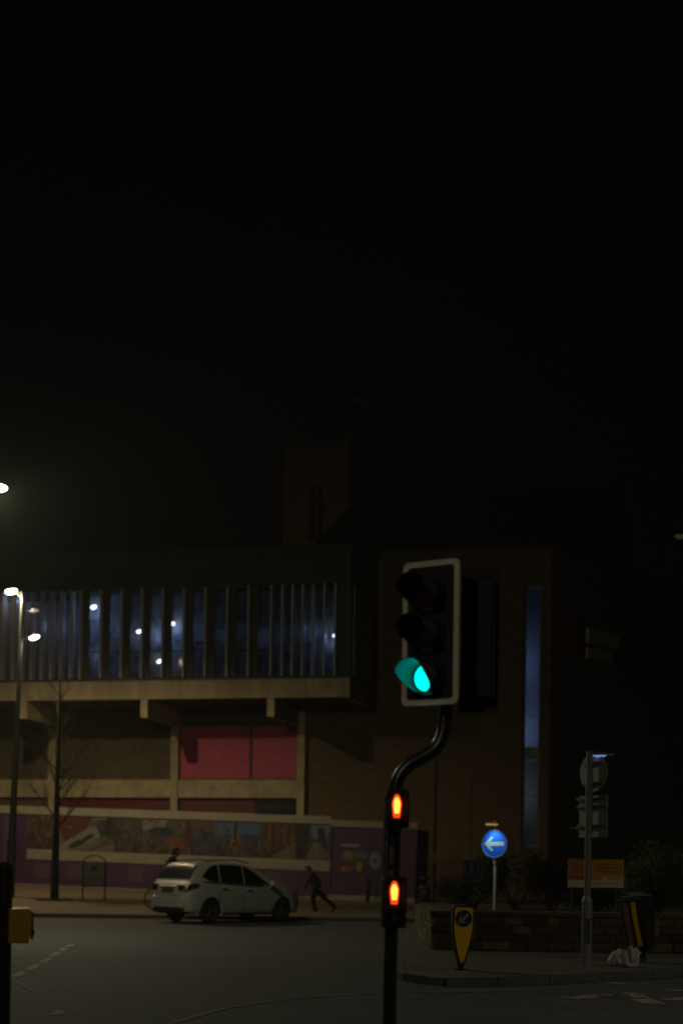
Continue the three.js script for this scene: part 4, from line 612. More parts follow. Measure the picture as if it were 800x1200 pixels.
// ---------------------------------------------------------------- traffic signal in the foreground
const up = new THREE.Vector3(0, 1, 0);
{
  const d = 11.8, foot = onGround(455.5, 1271.5, 0.0), B = (px, py, dz = 0) => { const p = at(px, py, d - dz); return [p.x - foot.x, p.y, p.z - foot.z]; };
  foot.z = -d; foot.x = at(455.8, 1270, d).x;
  const t = thing('traffic_signal', 'black cranked traffic signal showing green, with two red standing men below', 'traffic signal', [foot.x, 0, foot.z]);
  const bend = [[0, 0.02, 0], B(457, 1150), B(461, 1000), B(463, 935), B(467.5, 911), B(480, 896), B(498, 886), B(512, 875), B(519.5, 858), B(521.5, 838), B(523, 800), B(526, 690)];
  mesh('pole', tube(bend, 0.052, 20, 160), M.blackGloss, t);
  mesh('pole_foot', [cyl(0.075, 0.07, [0, 0, 0], [0, 0.35, 0]), cyl(0.16, 0.16, [0, 0, 0], [0, 0.03, 0])], M.black, t);
  const ringHole = roundRect(0.48 - 0.078, 1.09 - 0.078, 0.03, THREE.Path);
  const visorGeo = (() => { // a round hood, longest above, open below
    const pos = [], idx = [], n = 40, m = 6;
    for (const R of [0.122, 0.118]) for (let i = 0; i <= n; i++) { const a = (i / n * 2 - 1) * 2.72, len = 0.285 * (0.34 + 0.66 * (1 - smooth(1.15, 2.6, Math.abs(a)))); for (let j = 0; j <= m; j++) pos.push(R * Math.sin(a), R * Math.cos(a), len * j / m); }
    for (let k = 0; k < 2; k++) for (let i = 0; i < n; i++) for (let j = 0; j < m; j++) { const q = k * (n + 1) * (m + 1) + i * (m + 1) + j, w = q + m + 1; k ? idx.push(q, q + 1, w, q + 1, w + 1, w) : idx.push(q, w, q + 1, q + 1, w, w + 1); }
    const g = new THREE.BufferGeometry(); g.setAttribute('position', new THREE.Float32BufferAttribute(pos, 3)); g.setIndex(idx); g.computeVertexNormals(); return g;
  })();
  const head = (px, py, yaw, dz, lit) => {
    const h = new THREE.Group(); h.name = 'signal_head'; h.position.set(...B(px, py, dz)); h.rotation.y = yaw; t.add(h);
    const plate = extr(roundRect(0.48 - 0.076, 1.09 - 0.076, 0.03), 0.012, 0); mesh('backing_board', plate, M.black, h);
    const ring = extr(roundRect(0.48, 1.09, 0.045), 0.016, 0.002, [ringHole]); mesh('white_border', ring, M.boardWhite, h);
    mesh('housing', [bx(-0.15, 0.15, -0.47, 0.47, -0.19, -0.002, 0.03), ...[0.29, -0.02, -0.345].map(y => cyl(0.135, 0.135, [0, y, 0.012], [0, y, 0.06], 32))], M.black, h);
    [['red', 0.29], ['amber', -0.015], ['green', -0.345]].forEach(([c, y]) => {
      const lens = new THREE.SphereGeometry(0.25, 28, 8, 0, Math.PI * 2, 0, 0.415); lens.rotateX(Math.PI / 2); lens.translate(0, y, -0.16);
      const green = lit && c === 'green';
      mesh('signal_lens', lens, green ? glow([0, 1, 0.83], 1.5) : phys(c === 'red' ? [0.03, 0.004, 0.004] : c === 'amber' ? [0.03, 0.014, 0.003] : [0.003, 0.02, 0.016], 0.3), h);
      const v = visorGeo.clone(); v.translate(0, y, 0.06); mesh('visor', v, M.black, h);
    });
    return h;
  };
  const front = head(505, 742, -0.56, 0.16, true);
  const rear = new THREE.Group(); rear.name = 'signal_head'; rear.position.set(...B(561, 750, -0.12)); rear.rotation.y = 2.95; t.add(rear);
  mesh('backing_board', extr(roundRect(0.30, 1.12, 0.012), 0.012, 0.001), M.black, rear); mesh('housing', bx(-0.13, 0.13, -0.47, 0.47, -0.15, -0.003, 0.03), M.black, rear);
  for (const y of [0.29, -0.015, -0.32]) { const v = visorGeo.clone(); v.translate(0, y, 0.015); mesh('visor', v, M.black, rear); }
  mesh('bracket', [cyl(0.025, 0.025, B(524, 700), [front.position.x, B(524, 700)[1], front.position.z], 10), cyl(0.025, 0.025, B(522, 812), [front.position.x, B(522, 812)[1], front.position.z], 10), cyl(0.025, 0.025, B(525, 705), [rear.position.x, B(525, 705)[1], rear.position.z], 10), cyl(0.025, 0.025, B(522, 815), [rear.position.x, B(522, 815)[1], rear.position.z], 10)], M.black, t);
  const gl = new THREE.PointLight(new THREE.Color().setRGB(0, 1, 0.83), 0.11, 0, 2); front.updateWorldMatrix(true, false); gl.position.copy(new THREE.Vector3(0, -0.32, 0.11).applyMatrix4(front.matrixWorld)); gl.shadow.radius = 4; gl.castShadow = true; scene.add(gl);
  // standing men
  const man = k => { const s = new THREE.Shape(), P = (x, y) => [x * k, y * k * 0.84]; s.moveTo(...P(-0.020, -0.084)); s.lineTo(...P(-0.026, -0.02)); s.quadraticCurveTo(...P(-0.033, 0.03), ...P(-0.023, 0.052)); s.quadraticCurveTo(...P(-0.016, 0.090), ...P(0, 0.090)); s.quadraticCurveTo(...P(0.016, 0.090), ...P(0.023, 0.052)); s.quadraticCurveTo(...P(0.033, 0.03), ...P(0.026, -0.02)); s.lineTo(...P(0.020, -0.084)); s.closePath(); return s; };
  const unit = (px, py, h, manY, yaw) => {
    const b = new THREE.Group(); b.name = 'pedestrian_signal'; b.position.set(...B(px, py, 0.115)); b.rotation.y = yaw; t.add(b);
    mesh('housing', bx(-0.092, 0.092, -h / 2, h / 2, -0.10, 0.05, 0.018), M.black, b);
    const hole = roundRect(0.13, 0.21, 0.015, THREE.Path), fr = extr(roundRect(0.165, 0.245, 0.02), 0.03, 0.003, [hole]); fr.translate(0, manY, 0.05); mesh('hood', fr, M.black, b);
    const g0 = extr(man(1.2), 0.004, 0); g0.translate(-0.006, manY, 0.052); mesh('red_man', g0, glow([1, 0.055, 0.006], 1.4), b);
    const g1 = extr(man(0.80), 0.003, 0); g1.translate(-0.006, manY + 0.006, 0.0565); mesh('red_man_core', g1, glow([1, 0.55, 0.05], 2.6), b);
    const l = new THREE.PointLight(new THREE.Color().setRGB(1, 0.08, 0.01), 0.010, 0, 2); b.updateWorldMatrix(true, false); l.position.copy(new THREE.Vector3(-0.006, manY, 0.085).applyMatrix4(b.matrixWorld)); l.shadow.radius = 2; l.castShadow = true; scene.add(l);
    return b;
  };
  unit(464.5, 950, 0.27, 0.03, 0.10);
  const lower = unit(461.5, 1058, 0.38, 0.075, 0.10);
  mesh('push_button', cyl(0.028, 0.026, [0, -0.115, 0.05], [0, -0.115, 0.066], 20), M.greyDark, lower); mesh('button_plate', bx(-0.06, 0.06, -0.165, -0.065, 0.05, 0.054, 0.0), M.blackGloss, lower);
  const pm = std([0.10, 0.09, 0.075], 0.6); mesh('sticker', new THREE.CylinderGeometry(0.0535, 0.0535, 0.13, 20, 1, true, -0.5, 1.3).translate(...B(459.5, 1002)), pm, t); mesh('sticker', new THREE.CylinderGeometry(0.0535, 0.0535, 0.08, 20, 1, true, -0.6, 1.1).translate(...B(459, 1025)), pm, t);
  mesh('side_strip', tube([B(449.5, 1086, 0.02), B(450.5, 1000, 0.02), B(452.5, 930, 0.02)], 0.009, 8, 12), M.greyDark, t);  // thin grey strip up the left side of the pole
  mesh('cap_band', [cyl(0.06, 0.06, B(462.6, 930), B(462.9, 924))], M.black, t);
}
{ // pole with the yellow push-button box at the left edge
  const d = 12.1, p = at(2.5, 1262, d), H = y => at(3, y, d).y, t = thing('signal_pole', 'near black pole at the left edge carrying a yellow push-button box', 'signal pole', [p.x, 0, p.z]); t.rotation.z = -0.004;
  mesh('pole', [cyl(0.057, 0.057, [0, 0, 0], [0, H(1018), 0], 24), cyl(0.16, 0.16, [0, 0, 0], [0, 0.03, 0])], M.blackGloss, t); const c = new THREE.SphereGeometry(0.058, 20, 8, 0, Math.PI * 2, 0, Math.PI / 2); c.translate(0, H(1018), 0); mesh('pole_cap', c, M.black, t);
  const b = new THREE.Group(); b.name = 'push_button_box'; b.position.set(at(24, 1084, d).x - p.x, H(1084), 0.03); b.rotation.y = 0.75; t.add(b);
  const s = [[-0.085, -0.14], [0.06, -0.14], [0.085, -0.05], [0.09, 0.10], [0.075, 0.14], [-0.085, 0.14]], g = extr(s, 0.15, 0.012); g.translate(0, 0, -0.075); g.rotateY(-0.5);
  mesh('box', g, phys([0.42, 0.27, 0.012], 0.3, { clearcoat: 0.6, clearcoatRoughness: 0.2 }), b); b.scale.setScalar(0.9); mesh('front_plate', bx(0.096, 0.112, -0.12, 0.12, -0.055, 0.085, 0.006).rotateY(-0.5), M.black, b); mesh('button', cyl(0.025, 0.025, [0.11, -0.06, 0.015], [0.125, -0.06, 0.015], 16).rotateY(-0.5), M.greyDark, b);
  mesh('clamp', [bx(-0.16, -0.08, 0.05, 0.08, -0.02, 0.02), bx(-0.16, -0.08, -0.08, -0.05, -0.02, 0.02)], M.black, b);
}
// ---------------------------------------------------------------- things on the square
const square = (px, py) => { let d = 50; for (let i = 0; i < 60; i++) d = lerp(d, (EYE - groundY(d, ray(px, py)[0] * d)) / ray(px, py)[1], 0.3); return at(px, py, d); };
{ // bare young tree
  const p = square(64, 1055), t = thing('street_tree', 'bare young tree with thin dark trunk on the square before the hoarding', 'tree', p), r = rng(21), tw = [], tr = [], k = -p.z / F, Ht = 268 * k;
  tr.push(cyl(0.15, 0.115, [0, -0.05, 0], [0.02, 1.9, 0], 10), cyl(0.115, 0.085, [0.02, 1.9, 0], [0.05, 4.0, 0.02], 10), cyl(0.085, 0.05, [0.05, 4, 0.02], [0.09, Ht * 0.8, 0], 8), cyl(0.05, 0.014, [0.09, Ht * 0.8, 0], [0.1, Ht, 0], 6));
  const grow = (a, dir, len, rad, lev) => { let q = a.clone(), dd = dir.clone(); const n = 3; for (let i = 0; i < n; i++) { const e = q.clone().addScaledVector(dd, len / n), r0 = lerp(rad, rad * 0.45, i / n), r1 = lerp(rad, rad * 0.45, (i + 1) / n); tw.push(cyl(r0, r1, q.toArray(), e.toArray(), 5)); if (lev < 3) { const c = lev === 2 ? 2 : 2; for (let j = 0; j < c; j++) grow(e, dd.clone().add(new THREE.Vector3(r() - 0.5, r() * 0.6 - 0.05, r() - 0.5).multiplyScalar(1.15)).normalize(), len * (0.4 + 0.25 * r()), r1 * 0.6, lev + 1); } q = e; dd.add(new THREE.Vector3(r() - 0.5, 0.35 * r(), r() - 0.5).multiplyScalar(0.35)).normalize(); } };
  for (let i = 0; i < 15; i++) { const y = lerp(2.4, Ht * 0.9, i / 14), a = i * 2.4 + r(), L = lerp(1.5, 0.6, i / 14); grow(new THREE.Vector3(0.05, y, 0), new THREE.Vector3(Math.cos(a), 0.85 + 0.4 * r(), Math.sin(a)).normalize(), L, lerp(0.036, 0.016, i / 14), 1); }
  mesh('trunk', tr, M.bark, t); mesh('branches', tw, M.bark, t);
  mesh('tree_grate', [new THREE.TorusGeometry(0.6, 0.03, 6, 40).rotateX(Math.PI / 2).translate(0, 0.02, 0), cyl(0.58, 0.58, [0, -0.02, 0], [0, 0.012, 0], 32)], M.black, t);
}
{ // notice board on two legs with an arched top
  const p = square(110, 1054.5), k = -p.z / F, t = thing('notice_board', 'small pale notice board on two thin legs under a hoop, near the bare tree', 'notice board', p), w = 13 * k;
  for (const s of [-1, 1]) mesh('leg', cyl(0.028, 0.028, [s * w, -0.05, 0], [s * w, 43 * k, 0], 10), M.darkFrame, t);
  const arc = []; for (let i = 0; i <= 16; i++) { const a = Math.PI * i / 16; arc.push([Math.cos(a) * w, 43 * k + Math.sin(a) * 9 * k, 0]); } mesh('hoop', tube(arc, 0.024, 8, 30), M.darkFrame, t);
  mesh('board', bx(-w + 0.04, w - 0.04, 17 * k, 42 * k, -0.02, 0.02, 0.006), std([0.20, 0.19, 0.16], 0.6), t);
  mesh('notice', [bx(-w * 0.25, w * 0.3, 33 * k, 40.5 * k, 0.021, 0.028)], std([0.05, 0.055, 0.075], 0.6), t); mesh('green_band', bx(-w + 0.07, w - 0.07, 20 * k, 25.5 * k, 0.021, 0.027), std([0.13, 0.155, 0.11], 0.6), t);
  mesh('cross_bar', bx(-w, w, 15 * k, 16.3 * k, -0.015, 0.015), M.darkFrame, t);
}
{ // litter bin, slim post, small bollard, small blue sign
  let p = square(497, 1060), k = -p.z / F, t = thing('litter_bin', 'dark litter bin standing between the hoarding end and a slim post', 'bin', p);
  mesh('bin_body', cyl(0.20, 0.22, [0, 0, 0], [0, 22 * k, 0], 20), M.black, t); const dome = new THREE.SphereGeometry(0.23, 20, 8, 0, 6.3, 0, Math.PI / 2); dome.scale(1, 0.6, 1); dome.translate(0, 30 * k, 0); mesh('bin_hood', dome, M.black, t);
  mesh('hood_support', [0, 2.1, 4.2].map(a => cyl(0.02, 0.02, [Math.cos(a) * 0.19, 22 * k, Math.sin(a) * 0.19], [Math.cos(a) * 0.19, 30 * k, Math.sin(a) * 0.19], 6)), M.black, t); mesh('bin_label', [new THREE.CylinderGeometry(0.222, 0.218, 0.12, 14, 1, true, -0.35, 0.7).translate(0, 15 * k, 0), new THREE.CylinderGeometry(0.226, 0.226, 0.04, 20, 1, true).translate(0, 21 * k, 0)], std([0.13, 0.125, 0.12], 0.6), t);
  p = square(508, 1058); k = -p.z / F; t = thing('slim_post', 'slim dark post with one pale band against the brick wall', 'post', p); mesh('post', cyl(0.055, 0.05, [0, 0, 0], [0.02, 168 * k, 0], 14), M.black, t); mesh('pale_band', new THREE.CylinderGeometry(0.058, 0.058, 14 * k, 14).translate(0.006, 53 * k, 0), std([0.22, 0.2, 0.16], 0.6), t);
  p = square(430.5, 1057.5); k = -p.z / F; t = thing('bollard', 'short dark bollard in front of the plain purple hoarding panel', 'bollard', p); mesh('post', [cyl(0.075, 0.07, [0, 0, 0], [0, 0.78, 0], 14), new THREE.SphereGeometry(0.075, 14, 8).translate(0, 0.8, 0)], M.black, t); mesh('collar', cyl(0.085, 0.085, [0, 0.6, 0], [0, 0.64, 0], 14), M.black, t);
  p = at(552, 1018.5, 37); k = -p.z / F; t = thing('blue_notice', 'small dark blue notice plate on a post among the shrubs', 'sign', [p.x, 0.1, p.z]);
  mesh('post', cyl(0.03, 0.03, [0, 0, -0.04], [0, p.y, -0.04], 10), M.black, t); mesh('plate', bx(-10 * k, 10 * k, p.y - 0.1 - 12 * k, p.y - 0.1 + 10 * k, -0.012, 0.012, 0.004), std([0.010, 0.016, 0.05], 0.5), t); mesh('symbol', [bx(-1.8 * k, 2 * k, p.y - 0.1 - 6 * k, p.y - 0.1 + 7 * k, 0.0125, 0.018), bx(-8.5 * k, -6.5 * k, p.y - 0.1 - 5 * k, p.y - 0.1 + 5 * k, 0.0125, 0.018), bx(6.5 * k, 8.5 * k, p.y - 0.1 - 4 * k, p.y - 0.1 + 6 * k, 0.0125, 0.018)], std([0.07, 0.10, 0.16], 0.5), t);
}

// ---------------------------------------------------------------- the island: stone wall, planting, signs
const wallL = onGround(505, 1113, 0.12), WZ = wallL.z, wallX = wallL.x, wallH = 0.70;
{
  const t = thing('stone_wall', 'low planter wall of uneven tan stone blocks around the shrub bed', 'wall', [wallX, 0.12, WZ]), r = rng(31), len = 9, tones = [[0.075, 0.058, 0.031], [0.095, 0.074, 0.04], [0.06, 0.047, 0.027], [0.15, 0.112, 0.058], [0.085, 0.062, 0.034]].map(c => std([1, 1, 1], 0.95, { map: mottled(c, c.map(x => x * 1.45), 64, 0.7), bumpMap: tex(64, 0.4, grain), bumpScale: 0.012 }));
  mesh('mortar_core', [bx(0.03, len, 0, wallH - 0.06, -0.32, -0.02), bx(0.03, 0.32, 0, wallH - 0.06, -7, -0.32)], std([0.065, 0.052, 0.03], 1), t);
  const rows = [0, 0.17, 0.31, 0.47, wallH - 0.07];
  let count = 0; const course = (lenC, place) => { for (let k = 0; k + 1 < rows.length; k++) { let x = -0.02 + r() * 0.1; while (x < lenC && count < 290) { const w = 0.22 + r() * 0.34, h = rows[k + 1] - rows[k]; const g = new RoundedBoxGeometry(w - 0.014, h - 0.014, 0.14, 1, 0.022); const P = g.attributes.position; for (let i = 0; i < P.count; i++) P.setXYZ(i, P.getX(i) + Math.sin(P.getY(i) * 40 + k) * 0.004, P.getY(i) + Math.sin(P.getX(i) * 23 + x) * 0.006, P.getZ(i)); g.computeVertexNormals(); place(g, x + w / 2, rows[k] + h / 2, r() * 0.03); mesh('stone', metreUV(g), tones[Math.floor(r() * 5)], t); count++; x += w; } } };
  course(len, (g, x, y, o) => g.translate(x, y, -0.075 + o)); course(5, (g, x, y, o) => { g.rotateY(-Math.PI / 2); g.translate(0.07 - o, y, -0.2 - x); });
  for (let x = -0.05; x < len; x += 0.72) mesh('coping_stone', bx(x + 0.006, x + 0.714, wallH - 0.066, wallH + 0.02 + r() * 0.012, -0.36, 0.03, 0.018), tones[Math.floor(r() * 3)], t);
  const soil = bx(wallX + 0.33, wallX + len + 4, 0.1, 0.68, WZ - 12, WZ - 0.33); struct('planting_bed', soil, M.soil);
}
function leaves(name, parent, n, seed, where, size, a, b) {
  const r = rng(seed), s = new THREE.Shape(); s.moveTo(0, 0); s.quadraticCurveTo(0.35, 0.4, 0, 1); s.quadraticCurveTo(-0.35, 0.4, 0, 0);
  const g = new THREE.ShapeGeometry(s, 4), m = new THREE.MeshPhysicalMaterial({ roughness: 0.95, transmission: 0.3, thickness: 0, specularIntensity: 0.25 }), im = new THREE.InstancedMesh(g, m, n), o = new THREE.Object3D(), c = new THREE.Color();
  for (let i = 0; i < n; i++) { const [x, y, z] = where(r); o.position.set(x, y, z); o.rotation.set(r() * 6.3, r() * 6.3, r() * 6.3); o.scale.setScalar(size * (0.6 + 0.8 * r())); o.updateMatrix(); im.setMatrixAt(i, o.matrix); const q = r(); c.setRGB(lerp(a[0], b[0], q), lerp(a[1], b[1], q), lerp(a[2], b[2], q)); im.setColorAt(i, c); }
  im.name = name; im.castShadow = im.receiveShadow = true; im.userData.kind = 'stuff'; parent.add(im); return im;
}
function shrub(label, p, rx, ry, rz, n, seed, a, b, size = 0.062) {
  const t = thing('shrub', label, 'shrub', p), r0 = rng(seed + 1), stems = [], lumps = [];
  for (let i = 0; i < 14; i++) lumps.push([(r0() - 0.5) * 1.5 * rx, ry * (0.45 + 0.45 * r0()), (r0() - 0.5) * 1.4 * rz, 0.22 + 0.3 * r0()]);
  for (let i = 0; i < 9; i++) { const L = lumps[i]; stems.push(cyl(0.018, 0.006, [(r0() - 0.5) * 0.2, 0, (r0() - 0.5) * 0.2], [L[0], L[1], L[2]], 5)); }
  mesh('stems', stems, M.bark, t);
  leaves('foliage', t, n, seed, r => { const L = lumps[Math.floor(r() * lumps.length)], k = L[3] * Math.pow(r(), 0.4), th = r() * 6.3, c = r() * 2 - 1, s = Math.sqrt(1 - c * c); return [L[0] + k * rx * s * Math.cos(th), Math.max(0.03, L[1] + k * ry * c), L[2] + k * rz * s * Math.sin(th)]; }, size, a, b);
}
{
  const bed = (px, d) => { const p = at(px, 1040, d); p.y = 0.66; return p; };
  const dk = [[0.018, 0.022, 0.010], [0.04, 0.045, 0.018]];
  shrub('low dark shrub left of the blue arrow sign post', bed(553, 35), 0.85, 0.75, 0.7, 4600, 51, ...dk);
  shrub('dark leafy shrub right of the blue arrow sign post', bed(604, 35), 0.9, 1.15, 0.7, 6000, 52, ...dk);
  shrub('reddish dark shrub between the arrow sign and the orange banner', bed(644, 34.5), 0.72, 1.15, 0.6, 5500, 53, [0.035, 0.014, 0.010], [0.05, 0.028, 0.016]);
  shrub('low dark shrub under the orange and white banner', bed(700, 32.5), 0.8, 0.6, 0.5, 3600, 54, ...dk);
  shrub('big green leafy bush right of the orange and white banner', bed(766, 31), 0.95, 1.22, 0.9, 13000, 55, [0.07, 0.088, 0.026], [0.17, 0.19, 0.06]);
  shrub('large dark green bush cut by the right picture edge', bed(832, 31), 1.1, 1.15, 0.9, 12000, 56, [0.06, 0.076, 0.024], [0.14, 0.16, 0.05]);
}
function arrowShape(k) { return new THREE.Shape([[-0.42, 0], [-0.12, 0.27], [-0.02, 0.27], [-0.18, 0.075], [0.40, 0.075], [0.40, -0.075], [-0.18, -0.075], [-0.02, -0.27], [-0.12, -0.27]].map(([x, y]) => new THREE.Vector2(x * k, y * k))); }
{ // round blue sign with a left arrow, lit from a lamp above it
  const d = 33.5, p = at(579, 989, d), t = thing('arrow_sign', 'round blue sign with white left arrow, lit from above on grey post', 'sign', [p.x, 0.66, p.z], -0.55), y = p.y - 0.66;
  mesh('post', [cyl(0.04, 0.04, [0, 0, -0.06], [0, y + 0.52, -0.06], 14), cyl(0.055, 0.055, [0, y - 0.42, -0.06], [0, y - 0.34, -0.06], 14)], M.signBack, t);
  const R = 0.30; const disc = new THREE.CylinderGeometry(R, R, 0.012, 48); disc.rotateX(Math.PI / 2); disc.translate(0, y, 0); mesh('sign_face', disc, M.signBlue, t);
  const rim = new THREE.TorusGeometry(R, 0.012, 8, 60); rim.translate(0, y, 0.004); mesh('rim', rim, std([0.12, 0.2, 0.34], 0.4), t);
  const a = extr(arrowShape(0.58), 0.004, 0); a.translate(0, y, 0.007); mesh('arrow', a, std([0.36, 0.46, 0.42], 0.5), t);
  mesh('sign_lamp', bx(-0.13, 0.11, y + 0.40, y + 0.44, 0.06, 0.20, 0.012), glow([0.85, 0.60, 0.18], 0.30), t); mesh('lamp_hood', bx(-0.14, 0.12, y + 0.444, y + 0.475, 0.02, 0.21, 0.01), M.grey, t); mesh('lamp_arm', [cyl(0.014, 0.014, [0, y + 0.46, -0.06], [0, y + 0.46, 0.04], 8)], M.grey, t);
  t.updateWorldMatrix(true, true); const L = new THREE.Vector3(-0.02, y + 0.385, 0.20).applyMatrix4(t.matrixWorld), T = new THREE.Vector3(0.02, y - 0.1, 0.0).applyMatrix4(t.matrixWorld); spot(L, T, 1.5, 0.85, 0.5, [0.75, 0.95, 1], 3);
}
{ // sign post seen from behind, with a lit lantern on top
  const p = onGround(686.5, 1131, 0.12), k = -p.z / F, t = thing('sign_post', 'grey post with round and square sign backs and small lamp on top', 'sign post', [p.x, 0.12, p.z]), H = y => (1131 - y) * k;
  mesh('post', [cyl(0.085, 0.085, [0, 0, 0], [0, H(1056), 0], 20), cyl(0.09, 0.06, [0, H(1056), 0], [0, H(1050), 0], 20), cyl(0.055, 0.055, [0, H(1050), 0], [0.01, H(880), 0], 18)], M.grey, t);
  const yaw = 0.94, dsc = new THREE.CylinderGeometry(0.305, 0.305, 0.012, 44); dsc.rotateX(Math.PI / 2); dsc.translate(0.0, H(905), -0.11); const g1 = new THREE.Group();
  const disc = mesh('round_sign_back', dsc, M.signBack, t); disc.rotation.y = -yaw;
  const plate = mesh('plate_back', bx(-0.31, 0.31, H(981), H(932), -0.116, -0.104, 0), M.signBack, t); plate.rotation.y = -yaw;
  const rails = mesh('mounting_rail', [H(894), H(918), H(936), H(945), H(968)].map((y, i) => bx(-(i < 2 ? 0.22 : 0.34), i < 2 ? 0.22 : 0.34, y - 0.025, y + 0.025, -0.103, -0.062, 0.005)), M.grey, t); rails.rotation.y = -yaw;
  const hood = new THREE.SphereGeometry(0.5, 20, 10, 0, 6.3, 0, Math.PI / 2); hood.scale(0.42, 0.09, 0.14); hood.translate(0.20, H(884.5), 0.02); mesh('lamp_hood', hood, M.grey, t);
  const bowl = new THREE.SphereGeometry(0.5, 18, 8, 0, 6.3, Math.PI / 2, Math.PI / 2); bowl.scale(0.22, 0.07, 0.10); bowl.translate(0.16, H(885), 0.03); mesh('lamp_bowl', bowl, glow([0.16, 0.30, 0.72], 0.75), t);
  mesh('lamp_arm', cyl(0.02, 0.02, [0.0, H(882), 0], [0.12, H(882), 0.02], 8), M.grey, t); mesh('access_door', bx(-0.04, 0.04, 0.35, 0.75, 0.078, 0.09, 0.004), M.greyDark, t);
  mesh('bracket', cyl(0.02, 0.02, [-0.15, H(972), 0.0], [-0.28, H(971), 0.0], 8), M.grey, t);
  t.updateWorldMatrix(true, true); const l = new THREE.PointLight(new THREE.Color().setRGB(0.35, 0.6, 1), 0.05, 0, 2); l.position.set(p.x + 0.17, 0.12 + H(889), p.z + 0.03); l.castShadow = true; scene.add(l);
}
{ // orange and white banner board
  const d = 29.6, p = at(697.5, 1023.5, d), k = d / F, t = thing('banner_board', 'orange over white printed board behind the low stone wall', 'sign', [p.x, 0.66, p.z]), y = p.y - 0.66, w = 32.5 * k, h = 16.5 * k;
  const map = canvasTex(256, 128, (g, W, H) => { const lin = g.createLinearGradient(0, 0, W, 0); lin.addColorStop(0, '#e0913a'); lin.addColorStop(0.5, '#f0aa36'); lin.addColorStop(1, '#f2b21c'); g.fillStyle = lin; g.fillRect(0, 0, W, H); g.fillStyle = '#fff3d8'; g.fillRect(0, H * 0.74, W, H * 0.26); g.fillRect(W * 0.62, H * 0.62, W * 0.38, H * 0.14); g.fillStyle = '#d06a3a'; g.fillRect(0, H * 0.58, W * 0.34, H * 0.16); const r = rng(3); const row = (y, x0, x1, hh, c) => { g.fillStyle = c; let x = x0 * W; while (x < x1 * W) { const a = 3 + r() * 8; g.fillRect(x, y * H, a, hh * H); x += a + 3; } }; row(0.18, 0.08, 0.34, 0.06, 'rgba(90,40,8,.65)'); row(0.30, 0.08, 0.30, 0.05, 'rgba(90,40,8,.5)'); row(0.42, 0.08, 0.36, 0.06, 'rgba(90,40,8,.6)'); row(0.16, 0.52, 0.94, 0.07, 'rgba(80,44,6,.55)'); row(0.28, 0.52, 0.94, 0.07, 'rgba(80,44,6,.5)'); row(0.40, 0.55, 0.93, 0.07, 'rgba(80,44,6,.55)'); row(0.66, 0.68, 0.94, 0.05, 'rgba(120,60,30,.6)'); row(0.84, 0.44, 0.9, 0.05, 'rgba(120,110,90,.5)'); });
  print('printed_face', 2 * w, 2 * h, map, { color: new THREE.Color().setRGB(1, 0.97, 0.9) }, [0, y, 0.012], t);
  mesh('frame', [bx(-w - 0.02, w + 0.02, y + h + 0.002, y + h + 0.025, -0.02, 0.02), bx(-w - 0.02, w + 0.02, y - h - 0.025, y - h - 0.002, -0.02, 0.02)], M.greyDark, t);
  for (const s of [-1, 1]) mesh('post', bx(s * w * 0.8 - 0.03, s * w * 0.8 + 0.03, 0, y + h, -0.07, -0.025, 0.004), M.greyDark, t);
}
function makeKeepLeft(label) { // tongue-shaped traffic bollard with a round arrow disc
  const t = thing('traffic_bollard', label, 'bollard');
  const out = (w, y0, y1, tip) => { const s = new THREE.Shape(); s.moveTo(-tip, y0); s.lineTo(tip, y0); s.quadraticCurveTo(w * 0.98, lerp(y0, y1, 0.45), w, lerp(y0, y1, 0.66)); s.lineTo(w, y1 - 0.03); s.quadraticCurveTo(w, y1, w - 0.04, y1); s.lineTo(-w + 0.04, y1); s.quadraticCurveTo(-w, y1, -w, y1 - 0.03); s.lineTo(-w, lerp(y0, y1, 0.66)); s.quadraticCurveTo(-w * 0.98, lerp(y0, y1, 0.45), -tip, y0); return s; };
  const body = extr(out(0.150, 0.06, 0.95, 0.028), 0.13, 0.012); body.translate(0, 0, -0.13); mesh('casing', body, M.black, t);
  const face = extr(out(0.136, 0.12, 0.935, 0.022), 0.008, 0.002); face.translate(0, 0, 0.014); mesh('yellow_face', face, M.yellow, t);
  const band = extr([[0.154, 0.45], [0.164, 0.60], [0.164, 0.90], [0.152, 0.93], [0.152, 0.48]], 0.10, 0.003); band.translate(0, 0, -0.115); mesh('yellow_side_band', band, M.yellow, t);
  const disc = new THREE.CylinderGeometry(0.125, 0.125, 0.010, 40); disc.rotateX(Math.PI / 2); disc.translate(0, 0.775, 0.031); mesh('blue_disc', disc, M.bollardBlue, t);
  const a = extr(arrowShape(0.23), 0.003, 0); a.rotateZ(Math.PI / 4); a.translate(0, 0.775, 0.037); mesh('arrow', a, std([0.26, 0.26, 0.26], 0.5), t);
  mesh('base', [cyl(0.045, 0.035, [0, 0, -0.06], [0, 0.12, -0.06], 18), cyl(0.09, 0.09, [0, 0, -0.06], [0, 0.02, -0.06], 20)], M.black, t);
  return t;
}
const keepLeft = makeKeepLeft('upright yellow traffic bollard with blue arrow disc on the island');
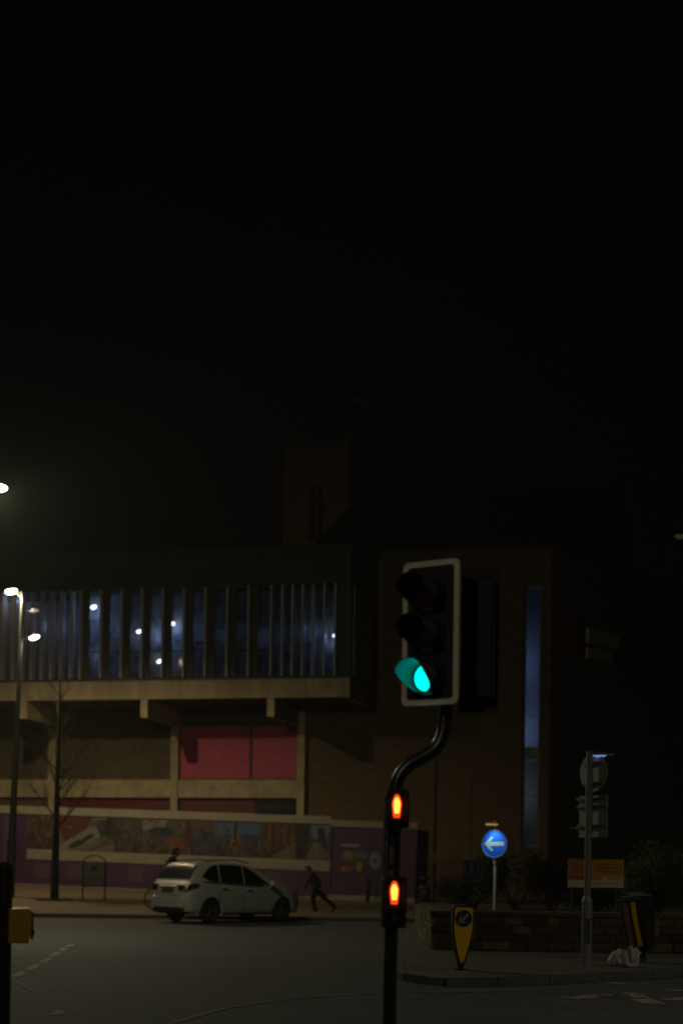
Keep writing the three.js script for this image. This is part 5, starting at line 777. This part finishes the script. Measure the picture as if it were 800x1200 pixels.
{
  const p = onGround(540, 1137, 0.12); keepLeft.position.set(p.x, 0.12, p.z); keepLeft.rotation.set(0, 0.12, -0.03);
  const q = onGround(752, 1128, 0.12);
  // the second one: wider, tilted, turned nearly edge on
  const t = thing('traffic_bollard', 'dark tilted traffic bollard turned edge-on, orange and pink stripes, near the hedge', 'bollard', [q.x, 0.12, q.z], 1.02); t.rotation.order = 'YXZ'; t.rotation.z = 0.0; t.rotation.x = -0.11;
  const g = extr([[-0.07, 0.2], [0.07, 0.2], [0.24, 0.62], [0.26, 1.03], [0.2, 1.07], [-0.22, 1.07], [-0.26, 1.03], [-0.22, 0.70]], 0.34, 0.02); g.translate(0, 0, -0.17); mesh('casing', g, M.black, t);
  const stripe = (z0, z1, m, nm) => { for (const [a, b] of [[[-0.262, 1.0], [-0.222, 0.70]], [[-0.222, 0.698], [-0.085, 0.27]]]) { const dx = b[0] - a[0], dy = b[1] - a[1], L = Math.hypot(dx, dy), s = bx(-0.004, 0.004, -L / 2, L / 2, z0, z1); s.rotateZ(Math.atan2(-dx, dy) + Math.PI); s.translate((a[0] + b[0]) / 2 - 0.024, (a[1] + b[1]) / 2, 0); mesh(nm, s, m, t); } };
  stripe(-0.15, -0.06, std([0.22, 0.125, 0.09], 0.5), 'pink_stripe'); stripe(0.0, 0.075, M.yellow, 'yellow_stripe');
  mesh('top_rim', [bx(-0.24, 0.24, 1.085, 1.115, -0.19, 0.19, 0.012), bx(-0.12, 0.1, 1.115, 1.16, -0.1, 0.1, 0.012)], M.grey, t);
  mesh('base', [cyl(0.07, 0.06, [0, -0.02, 0], [0, 0.2, 0], 16)], M.black, t); mesh('prop', bx(0.16, 0.30, 0.22, 0.62, -0.1, 0.1, 0.02), M.black, t);
}
function crumpled(seed, r, sx, sy, sz) { const g = new THREE.IcosahedronGeometry(r, 5), n = noiseGrid(16, seed), P = g.attributes.position; for (let i = 0; i < P.count; i++) { const x = P.getX(i), y = P.getY(i), z = P.getZ(i), k = 0.78 + 0.42 * Math.abs(n(x / r * 1.5 + 5, y / r * 1.5 + z / r + 5) - 0.5) * 2 + 0.08 * n(x / r * 4 + 3, z / r * 4 + y / r * 3); P.setXYZ(i, x * k * sx, Math.max(-r * sy * 0.6, y * k * sy), z * k * sz); } g.computeVertexNormals(); return g; }
{
  const bagM = std([0.34, 0.35, 0.32], 0.55), a = onGround(722, 1131, 0.12), b = onGround(738, 1133.5, 0.12), put = (nm, lb, p, g, h) => { const t = thing(nm, lb, 'bag', [p.x, 0.12 + h, p.z]); mesh('sack', g, bagM, t); const kn = crumpled(9, 0.06, 1.3, 0.5, 1); kn.translate(0.09, h * 0.75, 0.05); mesh('knot', kn, bagM, t); };
  put('plastic_bag', 'slumped white plastic bag left of the bigger upright white bag', a, crumpled(61, 0.15, 1.05, 0.9, 0.9).rotateZ(0.5), 0.10);
  put('plastic_bag', 'upright crumpled white bag at the foot of the tilted dark bollard', b, crumpled(62, 0.17, 0.85, 1.2, 0.9), 0.13);
}

scene.fog = new THREE.FogExp2(new THREE.Color().setRGB(1, 0.98, 0.85), 0.0006);  // thin haze added for the halo around the left lamp
renderer.render(scene, camera);
